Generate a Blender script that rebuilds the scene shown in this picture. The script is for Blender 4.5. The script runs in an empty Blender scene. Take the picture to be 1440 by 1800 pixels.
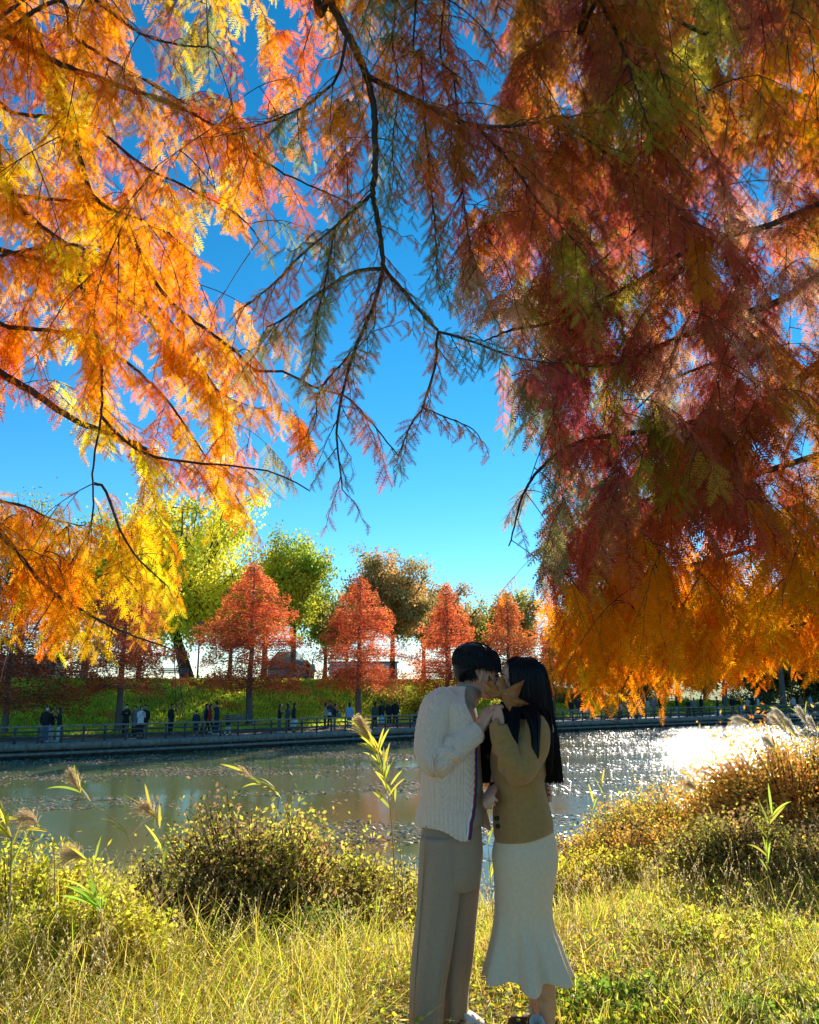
import bpy, math, random
import numpy as np
from mathutils import Vector

random.seed(7); RNG = np.random.default_rng(7)
scene = bpy.context.scene
COL = scene.collection
R = math.radians

# ------------------------------------------------------------------ camera
FPX = 1444.0                      # focal length in photo pixels (photo 1440 x 1800)
PITCH = math.atan(300.0 / FPX)
EYE = 1.6
cam_d = bpy.data.cameras.new("camera")
cam = bpy.data.objects.new("camera", cam_d); COL.objects.link(cam)
cam.location = (0, 0, EYE); cam.rotation_euler = (math.pi/2 + PITCH, 0, 0)
cam_d.sensor_fit = 'HORIZONTAL'; cam_d.sensor_width = 36; cam_d.lens = 36*FPX/1440
cam_d.clip_start = 0.05; cam_d.clip_end = 6000
scene.camera = cam
scene.render.resolution_x = 819; scene.render.resolution_y = 1024

# ------------------------------------------------------------------ world, sun, exposure
SUN_AZ, SUN_EL = R(21.1), R(20.4)
world = bpy.data.worlds.new("World"); scene.world = world; world.use_nodes = True
wn = world.node_tree; wn.nodes.clear()
sky = wn.nodes.new('ShaderNodeTexSky'); sky.sky_type = 'NISHITA'; sky.sun_disc = False
sky.sun_elevation = SUN_EL; sky.sun_rotation = SUN_AZ
sky.air_density = 0.8; sky.dust_density = 0.0; sky.ozone_density = 3.5
hs = wn.nodes.new('ShaderNodeHueSaturation'); hs.inputs['Saturation'].default_value = 1.28; hs.inputs['Hue'].default_value = 0.487
bg = wn.nodes.new('ShaderNodeBackground'); bg.inputs['Strength'].default_value = 0.075
wo = wn.nodes.new('ShaderNodeOutputWorld')
wn.links.new(sky.outputs[0], hs.inputs['Color']); wn.links.new(hs.outputs[0], bg.inputs['Color'])
wn.links.new(bg.outputs[0], wo.inputs['Surface'])
sl = bpy.data.lights.new("sun", 'SUN'); sl.energy = 4.5; sl.angle = R(0.5); sl.color = (1.0, 0.93, 0.82)
so = bpy.data.objects.new("sun", sl); COL.objects.link(so)
SUNV = Vector((math.sin(SUN_AZ)*math.cos(SUN_EL), math.cos(SUN_AZ)*math.cos(SUN_EL), math.sin(SUN_EL)))
so.rotation_euler = SUNV.to_track_quat('Z', 'Y').to_euler(); so.location = (20, 50, 40)
scene.view_settings.view_transform = 'Standard'; scene.view_settings.look = 'None'
scene.view_settings.exposure = 1.35; scene.view_settings.gamma = 1
scene.view_settings.use_curve_mapping = False
try:
    scene.cycles.max_bounces = 10; scene.cycles.diffuse_bounces = 6; scene.cycles.transmission_bounces = 6
    scene.cycles.sample_clamp_indirect = 6
except Exception: pass

# ------------------------------------------------------------------ helpers
CP, SP = math.cos(PITCH), math.sin(PITCH)
def W(px, py, Y):
    """photo pixel + world distance -> world point"""
    px = np.asarray(px, float); py = np.asarray(py, float)
    u = (px-720)/FPX; v = (900-py)/FPX
    t = Y/(CP - v*SP)
    return np.stack([u*t, np.broadcast_to(Y, np.shape(u*t)).astype(float), EYE + (v*CP+SP)*t], -1)
def PX(P):
    d = P - np.array([0, 0, EYE]); f = d[..., 1]*CP + d[..., 2]*SP; up = -d[..., 1]*SP + d[..., 2]*CP
    f = np.maximum(f, 1e-3)
    return 720 + FPX*d[..., 0]/f, 900 - FPX*up/f
def nrm(a): return a/np.maximum(np.linalg.norm(a, axis=-1, keepdims=True), 1e-9)

def tag(o, label=None, cat=None, group=None, kind=None):
    if label: o['label'] = label
    if cat: o['category'] = cat
    if group: o['group'] = group
    if kind: o['kind'] = kind
    return o
def empty(name, loc=(0, 0, 0), rz=0):
    o = bpy.data.objects.new(name, None); COL.objects.link(o); o.location = loc; o.rotation_euler = (0, 0, rz)
    o.empty_display_size = .2
    return o
def mesh(name, V, F, mat, parent=None, col=None, smooth=False, uv=None):
    V = np.ascontiguousarray(V, dtype=np.float32).reshape(-1, 3)
    F = [np.asarray(f, dtype=np.int32) for f in (F if isinstance(F, list) else [F]) if len(f)]
    me = bpy.data.meshes.new(name)
    me.vertices.add(len(V)); me.vertices.foreach_set('co', V.ravel())
    lp = np.concatenate([f.ravel() for f in F]); tot = np.concatenate([np.full(len(f), f.shape[1], np.int32) for f in F])
    st = np.concatenate([[0], np.cumsum(tot)[:-1]]).astype(np.int32)
    me.loops.add(len(lp)); me.loops.foreach_set('vertex_index', lp)
    me.polygons.add(len(tot)); me.polygons.foreach_set('loop_start', st)
    if smooth: me.polygons.foreach_set('use_smooth', np.ones(len(tot), bool))
    me.update(calc_edges=True)
    if col is not None:
        a = me.color_attributes.new('Col', 'FLOAT_COLOR', 'POINT')
        c = np.ones((len(V), 4), np.float32); c[:, :3] = col
        a.data.foreach_set('color', c.ravel())
    me.materials.append(mat)
    o = bpy.data.objects.new(name, me); COL.objects.link(o)
    if parent is not None:
        o.parent = parent
        o.matrix_parent_inverse = parent.matrix_basis.inverted() if False else o.matrix_parent_inverse
    return o
class G:
    """accumulates vertex / face / colour arrays for ONE mesh"""
    def __init__(s): s.V = []; s.F = {}; s.C = []; s.n = 0
    def add(s, V, F, c=None):
        V = np.asarray(V, float).reshape(-1, 3)
        for f in (F if isinstance(F, list) else [F]):
            f = np.asarray(f, int)
            if len(f): s.F.setdefault(f.shape[1], []).append(f + s.n)
        s.V.append(V); s.n += len(V)
        s.C.append(np.broadcast_to(np.asarray(c if c is not None else (.5, .5, .5), float), (len(V), 3)))
        return s
    def build(s, name, mat, parent=None, smooth=False, off=None, usecol=True):
        V = np.concatenate(s.V)
        if off is not None: V = V - np.asarray(off)
        return mesh(name, V, [np.concatenate(f) for f in s.F.values()], mat, parent, np.concatenate(s.C) if usecol else None, smooth)
def box(c, s, rz=0):
    c = np.asarray(c, float); s = np.asarray(s, float)/2
    V = np.array([[x, y, z] for z in (-1, 1) for y in (-1, 1) for x in (-1, 1)], float)*s
    if rz:
        a, b = math.cos(rz), math.sin(rz); V = np.stack([V[:, 0]*a-V[:, 1]*b, V[:, 0]*b+V[:, 1]*a, V[:, 2]], -1)
    return V + c, np.array([[0, 2, 3, 1], [4, 5, 7, 6], [0, 1, 5, 4], [2, 6, 7, 3], [0, 4, 6, 2], [1, 3, 7, 5]])
def tubes(P, Rr, S=5, cap=False):
    """batch of polylines P[n,k,3], radii Rr[n,k] -> verts, quads"""
    P = np.asarray(P, float)
    if P.ndim == 2: P = P[None]
    Rr = np.asarray(Rr, float)
    if Rr.ndim == 1: Rr = np.broadcast_to(Rr, P.shape[:2])
    n, k, _ = P.shape
    T = nrm(np.gradient(P, axis=1))
    ref = np.zeros((n, 1, 3)); ref[:, 0] = np.where(np.abs(T[:, :1, 2]) > .85, [1, 0.1, 0], [0, 0, 1]) if False else np.array([0.31, 0.22, 0.92])
    bad = np.abs((T*ref).sum(-1)).max(1) > .93
    ref[bad, 0] = np.array([0.9, -0.4, 0.1])
    A = nrm(np.cross(T, ref)); B = np.cross(T, A)
    th = np.arange(S)*2*math.pi/S
    V = P[:, :, None] + Rr[:, :, None, None]*(A[:, :, None]*np.cos(th)[None, None, :, None] + B[:, :, None]*np.sin(th)[None, None, :, None])
    idx = np.arange(n*k*S).reshape(n, k, S)
    a = idx[:, :-1]; b = idx[:, 1:]
    F = np.stack([a, np.roll(a, -1, 2), np.roll(b, -1, 2), b], -1).reshape(-1, 4)
    out = [F]
    if cap:
        out += [idx[:, 0, ::-1].reshape(-1, S), idx[:, -1].reshape(-1, S)]
    return V.reshape(-1, 3), out
def loft(rings, N=32, caps=True, fn=None, expo=2.0):
    """rings: (cx,cy,cz,rx,ry); closed, horizontal"""
    rings = np.asarray(rings, float); th = np.arange(N)*2*math.pi/N
    c, s_ = np.cos(th), np.sin(th); e = 2/expo
    cc = np.sign(c)*np.abs(c)**e; ss = np.sign(s_)*np.abs(s_)**e
    m = np.ones((len(rings), N)) if fn is None else fn(th[None], np.arange(len(rings))[:, None]/(len(rings)-1))
    V = np.stack([rings[:, None, 0]+rings[:, None, 3]*cc*m, rings[:, None, 1]+rings[:, None, 4]*ss*m, np.broadcast_to(rings[:, None, 2], m.shape)], -1)
    idx = np.arange(V.shape[0]*N).reshape(-1, N); a = idx[:-1]; b = idx[1:]
    F = [np.stack([a, np.roll(a, -1, 1), np.roll(b, -1, 1), b], -1).reshape(-1, 4)]
    if caps: F += [idx[:1, ::-1], idx[-1:]]
    return V.reshape(-1, 3), F
def spl(P, n):
    """smooth resample of a polyline (Catmull-Rom)"""
    P = np.asarray(P, float); k = len(P)
    t = np.linspace(0, k-1-1e-6, n); i = t.astype(int); f = (t-i)[:, None]
    Q = np.vstack([2*P[0]-P[1], P, 2*P[-1]-P[-2]])
    p0, p1, p2, p3 = Q[i], Q[i+1], Q[i+2], Q[i+3]
    return .5*((2*p1)+(-p0+p2)*f+(2*p0-5*p1+4*p2-p3)*f*f+(-p0+3*p1-3*p2+p3)*f**3)
def prow(rows, Y, n=None):
    """rows (py, pxleft, pxright, halfdepth[,dY]) -> horizontal rings at distance Y"""
    out = []
    for r in rows:
        yy = Y + (r[4] if len(r) > 4 else 0)
        a = W(r[1], r[0], yy); b = W(r[2], r[0], yy)
        out.append([(a[0]+b[0])/2, yy, a[2], (b[0]-a[0])/2, r[3]])
    out = np.array(out)
    return spl(out, n) if n else out

# ------------------------------------------------------------------ materials
def nmat(name):
    m = bpy.data.materials.new(name); m.use_nodes = True; nt = m.node_tree; nt.nodes.clear()
    o = nt.nodes.new('ShaderNodeOutputMaterial'); return m, nt, o
def pmat(name, c1, rough=.8, c2=None, scale=8, bump=0, bscale=None, spec=.3, sheen=0, detail=6, stretch=None, metal=0):
    m, nt, o = nmat(name); b = nt.nodes.new('ShaderNodeBsdfPrincipled'); L = nt.links.new
    b.inputs['Roughness'].default_value = rough; b.inputs['Specular IOR Level'].default_value = spec; b.inputs['Metallic'].default_value = metal
    if sheen: b.inputs['Sheen Weight'].default_value = sheen
    tc = nt.nodes.new('ShaderNodeTexCoord'); src = tc.outputs['Object']
    if stretch:
        mp = nt.nodes.new('ShaderNodeMapping'); mp.inputs['Scale'].default_value = stretch; L(src, mp.inputs[0]); src = mp.outputs[0]
    if c2:
        n = nt.nodes.new('ShaderNodeTexNoise'); n.inputs['Scale'].default_value = scale; n.inputs['Detail'].default_value = detail; L(src, n.inputs['Vector'])
        r = nt.nodes.new('ShaderNodeValToRGB'); r.color_ramp.elements[0].position = .35; r.color_ramp.elements[1].position = .65
        r.color_ramp.elements[0].color = (*c1, 1); r.color_ramp.elements[1].color = (*c2, 1)
        L(n.outputs[0], r.inputs[0]); L(r.outputs[0], b.inputs['Base Color'])
    else: b.inputs['Base Color'].default_value = (*c1, 1)
    if bump:
        n2 = nt.nodes.new('ShaderNodeTexNoise'); n2.inputs['Scale'].default_value = bscale or scale*3; n2.inputs['Detail'].default_value = 8; L(src, n2.inputs['Vector'])
        bp = nt.nodes.new('ShaderNodeBump'); bp.inputs['Strength'].default_value = bump; bp.inputs['Distance'].default_value = .02
        L(n2.outputs[0], bp.inputs['Height']); L(bp.outputs[0], b.inputs['Normal'])
    L(b.outputs[0], o.inputs[0]); return m
def leafmat(name, trans=.55, gloss=.04, rough=.5):
    m, nt, o = nmat(name); L = nt.links.new
    at = nt.nodes.new('ShaderNodeAttribute'); at.attribute_name = 'Col'
    d = nt.nodes.new('ShaderNodeBsdfDiffuse'); t = nt.nodes.new('ShaderNodeBsdfTranslucent'); g = nt.nodes.new('ShaderNodeBsdfGlossy')
    g.inputs['Roughness'].default_value = rough
    L(at.outputs['Color'], d.inputs[0]); L(at.outputs['Color'], t.inputs[0])
    a = nt.nodes.new('ShaderNodeMixShader'); a.inputs[0].default_value = trans; L(d.outputs[0], a.inputs[1]); L(t.outputs[0], a.inputs[2])
    b = nt.nodes.new('ShaderNodeMixShader'); b.inputs[0].default_value = gloss; L(a.outputs[0], b.inputs[1]); L(g.outputs[0], b.inputs[2])
    L(b.outputs[0], o.inputs[0]); return m
M_leaf = leafmat('needle_foliage', .6, .0)
M_farleaf = leafmat('far_foliage', .5, .0)
M_grass = leafmat('grass_blades', .55, .02, .5)
M_bark = pmat('bark', (.045, .028, .02), .9, (.09, .06, .045), 14, .8, 40, stretch=(1, 1, .25))
M_twig = pmat('twig_bark', (.05, .022, .018), .85, (.09, .04, .03), 30)
M_barkfar = pmat('far_bark', (.10, .085, .075), .9, (.17, .15, .13), 3, .6, 12, stretch=(1, 1, .2))

# ------------------------------------------------------------------ terrain
DX = [-90, -40, -20.4, -14.9, -8.3, -2.3, 5, 12.9, 30, 45, 120]
DY = [10, 31, 41.0, 44.7, 49.8, 55.0, 61, 66.6, 78, 88, 125]
_dx = np.linspace(-90, 120, 400); _dy = np.interp(_dx, DX, DY)
_dy = np.convolve(np.pad(_dy, 12, mode='edge'), np.ones(25)/25, 'valid')
def deckY(x): return np.interp(x, _dx, _dy)
def sst(a, b, x): t = np.clip((x-a)/(b-a), 0, 1); return t*t*(3-2*t)
def vnoise(x, y, s=1.0):
    return (np.sin(x*1.7*s+1.3)*np.cos(y*1.3*s+.4)+np.sin(x*.9*s-y*1.9*s+2)*.7+np.sin(x*3.1*s+y*2.7*s)*.35)/2
def lipY(x): return 7.3 + np.clip(x-.9, 0, 20)*1.15 + np.clip(-x-3.2, 0, 30)*.5 + .2*np.sin(x*1.7)
WATER = -2.1; DECK = -1.4
def terr(x, y):
    lip = lipY(x)
    near = .03*vnoise(x, y, 1.2) - .35*sst(lip-2.5, lip, y) - 3.0*sst(lip-.2, lip+6.0, y)
    o = (y-deckY(x))*.8
    H = 3.2*(1-.8*sst(8, 30, x))
    far = -3.4 + 1.85*sst(1.2, 2.2, o) + .2*sst(3, 9, o) + H*sst(8.5, 20, o) + .12*vnoise(x, y, .35)*sst(8, 12, o)
    return np.where(o > -4, far, np.maximum(near, -3.4))
def placeY(px, off, py=1270):
    Y = 50.
    for _ in range(30):
        x = W(px, py, Y)[0]; Y = .5*Y + .5*(float(deckY(x))+off)
    x = W(px, py, Y)[0]; return float(x), Y
gx = np.unique(np.concatenate([np.linspace(-900, -60, 24), np.linspace(-60, -12, 70), np.linspace(-12, 18, 150), np.linspace(18, 90, 90), np.linspace(90, 900, 24)]))
gy = np.unique(np.concatenate([np.linspace(-30, 0, 16), np.linspace(0, 24, 140), np.linspace(24, 130, 260), np.linspace(130, 2500, 40)]))
XX, YY = np.meshgrid(gx, gy); ZZ = terr(XX, YY)
idx = np.arange(XX.size).reshape(XX.shape)
F = np.stack([idx[:-1, :-1], idx[:-1, 1:], idx[1:, 1:], idx[1:, :-1]], -1).reshape(-1, 4)
def ground_mat():
    m, nt, o = nmat('ground_soil_and_turf'); L = nt.links.new
    b = nt.nodes.new('ShaderNodeBsdfPrincipled'); b.inputs['Roughness'].default_value = .95; b.inputs['Specular IOR Level'].default_value = .1
    g = nt.nodes.new('ShaderNodeNewGeometry'); n = nt.nodes.new('ShaderNodeTexNoise'); n.inputs['Scale'].default_value = .35; n.inputs['Detail'].default_value = 10
    n.inputs['Roughness'].default_value = .7
    L(g.outputs['Position'], n.inputs['Vector'])
    r = nt.nodes.new('ShaderNodeValToRGB'); e = r.color_ramp.elements
    e[0].position = .32; e[0].color = (.10, .085, .03, 1); e[1].position = .6; e[1].color = (.16, .26, .02, 1)
    x = e.new(.48); x.color = (.17, .19, .03, 1)
    L(n.outputs[0], r.inputs[0])
    # bare trodden earth for the promenade behind the boardwalk (attribute)
    at = nt.nodes.new('ShaderNodeAttribute'); at.attribute_name = 'Col'
    mx = nt.nodes.new('ShaderNodeMixRGB'); mx.inputs[2].default_value = (.20, .14, .085, 1)
    sx = nt.nodes.new('ShaderNodeSeparateColor'); L(at.outputs['Color'], sx.inputs[0]); L(sx.outputs[0], mx.inputs[0]); L(r.outputs[0], mx.inputs[1])
    L(mx.outputs[0], b.inputs['Base Color'])
    n2 = nt.nodes.new('ShaderNodeTexNoise'); n2.inputs['Scale'].default_value = 6; n2.inputs['Detail'].default_value = 10; L(g.outputs['Position'], n2.inputs['Vector'])
    bp = nt.nodes.new('ShaderNodeBump'); bp.inputs['Strength'].default_value = 1; bp.inputs['Distance'].default_value = .15; L(n2.outputs[0], bp.inputs['Height']); L(bp.outputs[0], b.inputs['Normal'])
    L(b.outputs[0], o.inputs[0]); return m
oo = (YY-deckY(XX))*.8
pathm = sst(1, 2, oo)*(1-sst(7.2, 8.6, oo+.5*vnoise(XX, YY, .8))) + .55*(YY < lipY(XX)+2)*(oo < -4)
ground = mesh('ground', np.stack([XX, YY, ZZ], -1), F, ground_mat(), col=np.stack([pathm.ravel()]*3, -1), smooth=True)
tag(ground, kind='structure')

# water
def water_mat():
    m, nt, o = nmat('pond_water'); L = nt.links.new
    b = nt.nodes.new('ShaderNodeBsdfPrincipled'); b.inputs['Base Color'].default_value = (.125, .16, .065, 1)
    b.inputs['Roughness'].default_value = .07; b.inputs['IOR'].default_value = 1.33; b.inputs['Specular IOR Level'].default_value = .9
    g = nt.nodes.new('ShaderNodeNewGeometry')
    mp = nt.nodes.new('ShaderNodeMapping'); mp.inputs['Scale'].default_value = (.75, 2.1, 1); L(g.outputs['Position'], mp.inputs[0])
    n = nt.nodes.new('ShaderNodeTexNoise'); n.inputs['Scale'].default_value = 4.2; n.inputs['Detail'].default_value = 4; n.inputs['Roughness'].default_value = .6; L(mp.outputs[0], n.inputs['Vector'])
    # wind-ruffled patches are choppier than the calm ones
    n2 = nt.nodes.new('ShaderNodeTexNoise'); n2.inputs['Scale'].default_value = .10; n2.inputs['Detail'].default_value = 3; L(mp.outputs[0], n2.inputs['Vector'])
    sx = nt.nodes.new('ShaderNodeSeparateXYZ'); L(g.outputs['Position'], sx.inputs[0])
    mr = nt.nodes.new('ShaderNodeMapRange'); mr.inputs[1].default_value = 2; mr.inputs[2].default_value = 22; mr.inputs[3].default_value = 0.0; mr.inputs[4].default_value = .55; L(sx.outputs[0], mr.inputs[0])
    ad = nt.nodes.new('ShaderNodeMath'); ad.operation = 'ADD'; L(n2.outputs[0], ad.inputs[0]); L(mr.outputs[0], ad.inputs[1])
    m2 = nt.nodes.new('ShaderNodeMapRange'); m2.inputs[1].default_value = .42; m2.inputs[2].default_value = 1.0; m2.inputs[3].default_value = .03; m2.inputs[4].default_value = .6; L(ad.outputs[0], m2.inputs[0])
    bp = nt.nodes.new('ShaderNodeBump'); bp.inputs['Distance'].default_value = .06; L(m2.outputs[0], bp.inputs['Strength']); L(n.outputs[0], bp.inputs['Height']); L(bp.outputs[0], b.inputs['Normal'])
    L(b.outputs[0], o.inputs[0]); return m
wx = np.linspace(-160, 200, 60); wy = np.linspace(5, 150, 60); wX, wY = np.meshgrid(wx, wy); idx = np.arange(3600).reshape(60, 60)
water = mesh('pond_water', np.stack([wX, wY, np.full_like(wX, WATER)], -1), np.stack([idx[:-1, :-1], idx[:-1, 1:], idx[1:, 1:], idx[1:, :-1]], -1).reshape(-1, 4), water_mat(), smooth=True)
tag(water, kind='structure')
# floating leaves: beds of small fallen leaves lying on the pond
def floating():
    n = 520000; x = RNG.uniform(-34, 60, n); y = RNG.uniform(9, 92, n)
    ny = y*1.0
    d = vnoise(x*.22, ny*.5, .9) + .6*vnoise(x*.6+5, ny*1.4, 1.0) + .5*sst(2, 20, x) + RNG.normal(0, .13, n) - .25*np.exp(-((x+7)/6)**2-((y-27)/7)**2)*3
    k = (d > .05) & (y < deckY(x)-.5) & (y > lipY(x)+3.4) & (np.abs(x) < y*.56+2)
    # fewer far ones are needed: keep density even on screen
    k &= RNG.uniform(0, 1, n) < np.clip(1.1-.004*y, .2, 1)
    x, y = x[k], y[k]; n = len(x); s = RNG.uniform(.025, .07, n)*(1+y*.010)*(1-.3*sst(2, 12, x))
    a = RNG.uniform(0, 6.28, n); t = RNG.normal(0, .2, (n, 2))
    q = np.array([[1, 0], [0, .55], [-1, 0], [0, -.55]])
    ca, sa = np.cos(a)[:, None], np.sin(a)[:, None]
    lx = (q[:, 0]*ca-q[:, 1]*sa)*s[:, None]; ly = (q[:, 0]*sa+q[:, 1]*ca)*s[:, None]
    z = WATER+.012+lx*t[:, :1]+ly*t[:, 1:]+RNG.uniform(0, .01, (n, 1))
    V = np.stack([x[:, None]+lx, y[:, None]+ly, z], -1)
    pal = np.array([[.42, .26, .2], [.5, .33, .24], [.32, .23, .16], [.55, .42, .28], [.28, .26, .16]])
    c = pal[RNG.integers(0, 5, n)]*RNG.uniform(.7, 1.2, (n, 1))
    m = leafmat('floating_leaf', .15, .10, .35)
    o = mesh('floating_leaves', V, np.arange(4*n).reshape(-1, 4), m, col=np.repeat(c, 4, 0))
    tag(o, 'beds of small brown fallen leaves floating on the pond', 'floating leaves', kind='stuff')
floating()

# ------------------------------------------------------------------ boardwalk and its fence
M_wood = pmat('weathered_wood', (.19, .155, .125), .85, (.34, .28, .23), 3, .5, 20, stretch=(3, .4, 1))
M_wooddark = pmat('dark_wood', (.06, .058, .055), .85, (.13, .12, .11), 4, .5, 20)
def curve_pts(x0, x1, step, off=0):
    xs = [x0]
    while xs[-1] < x1:
        sl_ = float(deckY(xs[-1]+.1)-deckY(xs[-1]-.1))/.2; xs.append(xs[-1]+step/math.sqrt(1+sl_*sl_))
    xs = np.array(xs); return np.stack([xs, deckY(xs)+off], -1)
def ribbon(xs, y0, y1, z0, z1):
    """closed bar following the deck curve, between offsets y0..y1 and heights z0..z1"""
    k = len(xs); Y = deckY(xs)
    V = np.stack([np.stack([xs, Y+a, np.full(k, b)], -1) for a, b in ((y0, z0), (y1, z0), (y1, z1), (y0, z1))], 1)
    idx = np.arange(k*4).reshape(k, 4); F = np.stack([idx[:-1], np.roll(idx[:-1], -1, 1), np.roll(idx[1:], -1, 1), idx[1:]], -1).reshape(-1, 4)
    return V.reshape(-1, 3), [F, idx[:1, ::-1], idx[-1:]]
bw = empty('boardwalk', (0, 55, WATER)); tag(bw, 'grey timber boardwalk curving along the far shore of the pond', 'boardwalk')
OFF = np.array([0, 55, WATER]); xs = np.linspace(-45, 70, 240)
g = G(); cp = curve_pts(-45, 70, .16)
for (x, y) in cp:
    a = math.atan2(float(deckY(x+.1)-deckY(x-.1)), .2)
    g.add(*box((x, y+1.45, DECK-.02), (.145, 2.9, .04), a*0+0))
g.build('decking', M_wood, bw, off=OFF)
g = G(); g.add(*ribbon(xs, -.06, -.003, DECK-.3, DECK+.03)); g.build('edge_beam', M_wood, bw, off=OFF)
g = G(); g.add(*ribbon(xs, -.55, -.12, WATER+.18, WATER+.3)); g.build('lower_ledge', M_wood, bw, off=OFF)
g = G(); g.add(*ribbon(xs, .35, .5, WATER-.5, DECK-.05)); g.build('back_boards', M_wooddark, bw, off=OFF)
for (x, y) in curve_pts(-36, 62, 2.14, .05)[:60]:
    v, f = box((x, y-.05, (WATER-.6+DECK-.31)/2), (.16, .16, DECK-.31-WATER+.6)); mesh('pile', v-OFF, f, M_wooddark, bw)
    v, f = box((x+.5, y-.33, WATER+.07), (.5, .3, .2)); 
fn = empty('railing', (0, 55, DECK)); tag(fn, 'low wooden post and rail fence on the water edge of the boardwalk', 'fence')
OFF2 = np.array([0, 55, DECK])
posts = curve_pts(-26, 58, 1.07, .06)[:100]
for (x, y) in posts:
    v, f = box((x, y, DECK+.44), (.1, .1, .86)); o = mesh('post', v-OFF2, f, M_wooddark, fn)
for z in (.3, .55, .8):
    v, f = ribbon(np.linspace(-26, 58, 170), -.03, .0, DECK+z, DECK+z+.09); mesh('rail', v-OFF2, f, M_wood if z > .7 else M_wooddark, fn)
# ------------------------------------------------------------------ far trees
def leafquads(P, D, L, Wd, c, rng=RNG, curl=0):
    """n elongated rhombic leaves at P along D"""
    n = len(P); D = nrm(D); r = nrm(rng.normal(0, 1, (n, 3))); S = nrm(np.cross(D, r))
    L = np.asarray(L).reshape(-1, 1)*np.ones((n, 1)); Wd = np.asarray(Wd).reshape(-1, 1)*np.ones((n, 1))
    V = np.stack([P, P+D*L*.45+S*Wd, P+D*L, P+D*L*.45-S*Wd], 1)
    return V.reshape(-1, 3), np.arange(4*n).reshape(-1, 4), np.repeat(c, 4, 0)
def pick(pal, n, j=.2):
    pal = np.array(pal); return pal[RNG.integers(0, len(pal), n)]*RNG.uniform(1-j, 1+j, (n, 1))
RED = [[.76, .16, .07], [.82, .23, .08], [.68, .13, .07], [.86, .32, .08], [.56, .11, .07]]
DRED = [[.46, .10, .06], [.56, .14, .07], [.38, .08, .06], [.6, .2, .07]]
def redwood(px, base_off, top_py, wpx, label, pal=RED, lo=.2, n=11000, seed=0, group='red conical trees in a row behind the boardwalk', lean=0):
    rng = np.random.default_rng(100+seed)
    x, Y = placeY(px, base_off); z0 = float(terr(np.array(x), np.array(Y)))
    H = float(W(px, top_py, Y)[2]) - z0; Rm = wpx/2/FPX*Y*1.05
    t = empty('redwood_tree', (x, Y, z0)); tag(t, label, 'tree', group)
    k = 12; hz = np.linspace(-.2, H*.95, k); P = np.stack([lean*hz/H+.04*np.sin(hz*1.3+seed), .05*np.cos(hz), hz], -1)
    v, f = tubes(P[None], (.022*H*(1-np.linspace(0, 1, k))**.8+.02)[None], 9)
    v = v*np.array([1, 1, 1]); mesh('trunk', v, f, M_barkfar, t, smooth=True)
    nb = 130; h = rng.uniform(lo, .985, nb); h = np.sort(h)
    prof = np.interp(h, [lo, lo+.08, .35, .5, .7, .85, 1], [.85, 1.05, 1.06, .94, .66, .38, .04])
    ang = np.arange(nb)*2.399+rng.normal(0, .3, nb); L = Rm*prof*rng.uniform(.68, 1.2, nb)*(1+.16*np.sin(ang*2+seed)+.10*np.sin(h*22+seed*2))
    u = np.linspace(0, 1, 6)
    bp = np.stack([np.cos(ang)[:, None]*L[:, None]*u, np.sin(ang)[:, None]*L[:, None]*u, h[:, None]*H+L[:, None]*(.30*u-.22*u*u)-(.0+.25*(1-h[:, None]))*L[:, None]*u*.6], -1)
    bv, bf = tubes(bp, .03*H/10*(1-.8*u)[None]*np.ones((nb, 1)), 4)
    # spray foliage on each limb
    n = int(n*2.5); w = L/L.sum(); cnt = rng.choice(nb, n, p=w); q = rng.beta(1.6, 1.0, n)*.95+.05
    base = np.stack([np.cos(ang[cnt])*L[cnt]*q, np.sin(ang[cnt])*L[cnt]*q, h[cnt]*H+L[cnt]*(.30*q-.22*q*q)-.15*(1-h[cnt])*L[cnt]*q], -1)
    sd = np.stack([-np.sin(ang[cnt]), np.cos(ang[cnt]), 0*q], -1); out = np.stack([np.cos(ang[cnt]), np.sin(ang[cnt]), 0*q], -1)
    spread = L[cnt]*.30*(1.1-q)+.1
    base += sd*rng.normal(0, .55, n)[:, None]*spread[:, None] + np.stack([0*q, 0*q, rng.normal(-.02, .22, n)], -1)
    D = out*.6+sd*rng.normal(0, .7, n)[:, None]+np.stack([0*q, 0*q, rng.normal(-.1, .35, n)], -1)
    c = pick(pal, n, .25)*np.interp(rng.normal(0, 1, nb), [-1, 1], [.8, 1.2])[cnt][:, None]
    tipc = (q > .75)[:, None]; c = np.where(tipc, c*np.array([1.15, 1.25, 1.0]), c)
    V, Fq, C = leafquads(base, D, rng.uniform(.10, .25, n), rng.uniform(.018, .04, n), c, rng)
    mesh('crown', V, Fq, M_farleaf, t, C)
    mesh('limbs', bv, bf, M_barkfar, t)
    return t
redwood(437, 10.5, 990, 168, 'broad red conical tree with pointed top, the widest complete cone in the row', seed=1, n=15000)
redwood(630, 10.5, 1012, 138, 'red conical tree left of the man, between him and the widest red cone', seed=2, n=12000)
redwood(787, 11, 1026, 112, 'red conical tree rising directly behind the heads of the kissing couple', seed=3, n=10000)
redwood(897, 12, 1040, 108, 'red conical tree behind the long haired woman with a yellowish top', pal=RED+[[.7, .45, .1]], seed=4, n=10000)
redwood(208, 8.5, 990, 195, 'dark red tree with a pale trunk standing behind yellow hanging sprays', pal=DRED+RED[:2], seed=5, n=12000, lo=.24)
redwood(8, 9.5, 1020, 230, 'dark maroon conical tree cut by the left edge of the view', pal=DRED, seed=6, n=13000, lo=.16)
redwood(972, 13, 1050, 100, 'orange red conical tree just right of the woman, half hidden by hanging foliage', pal=RED+[[.75, .4, .1]], seed=7, n=8000)
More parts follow.
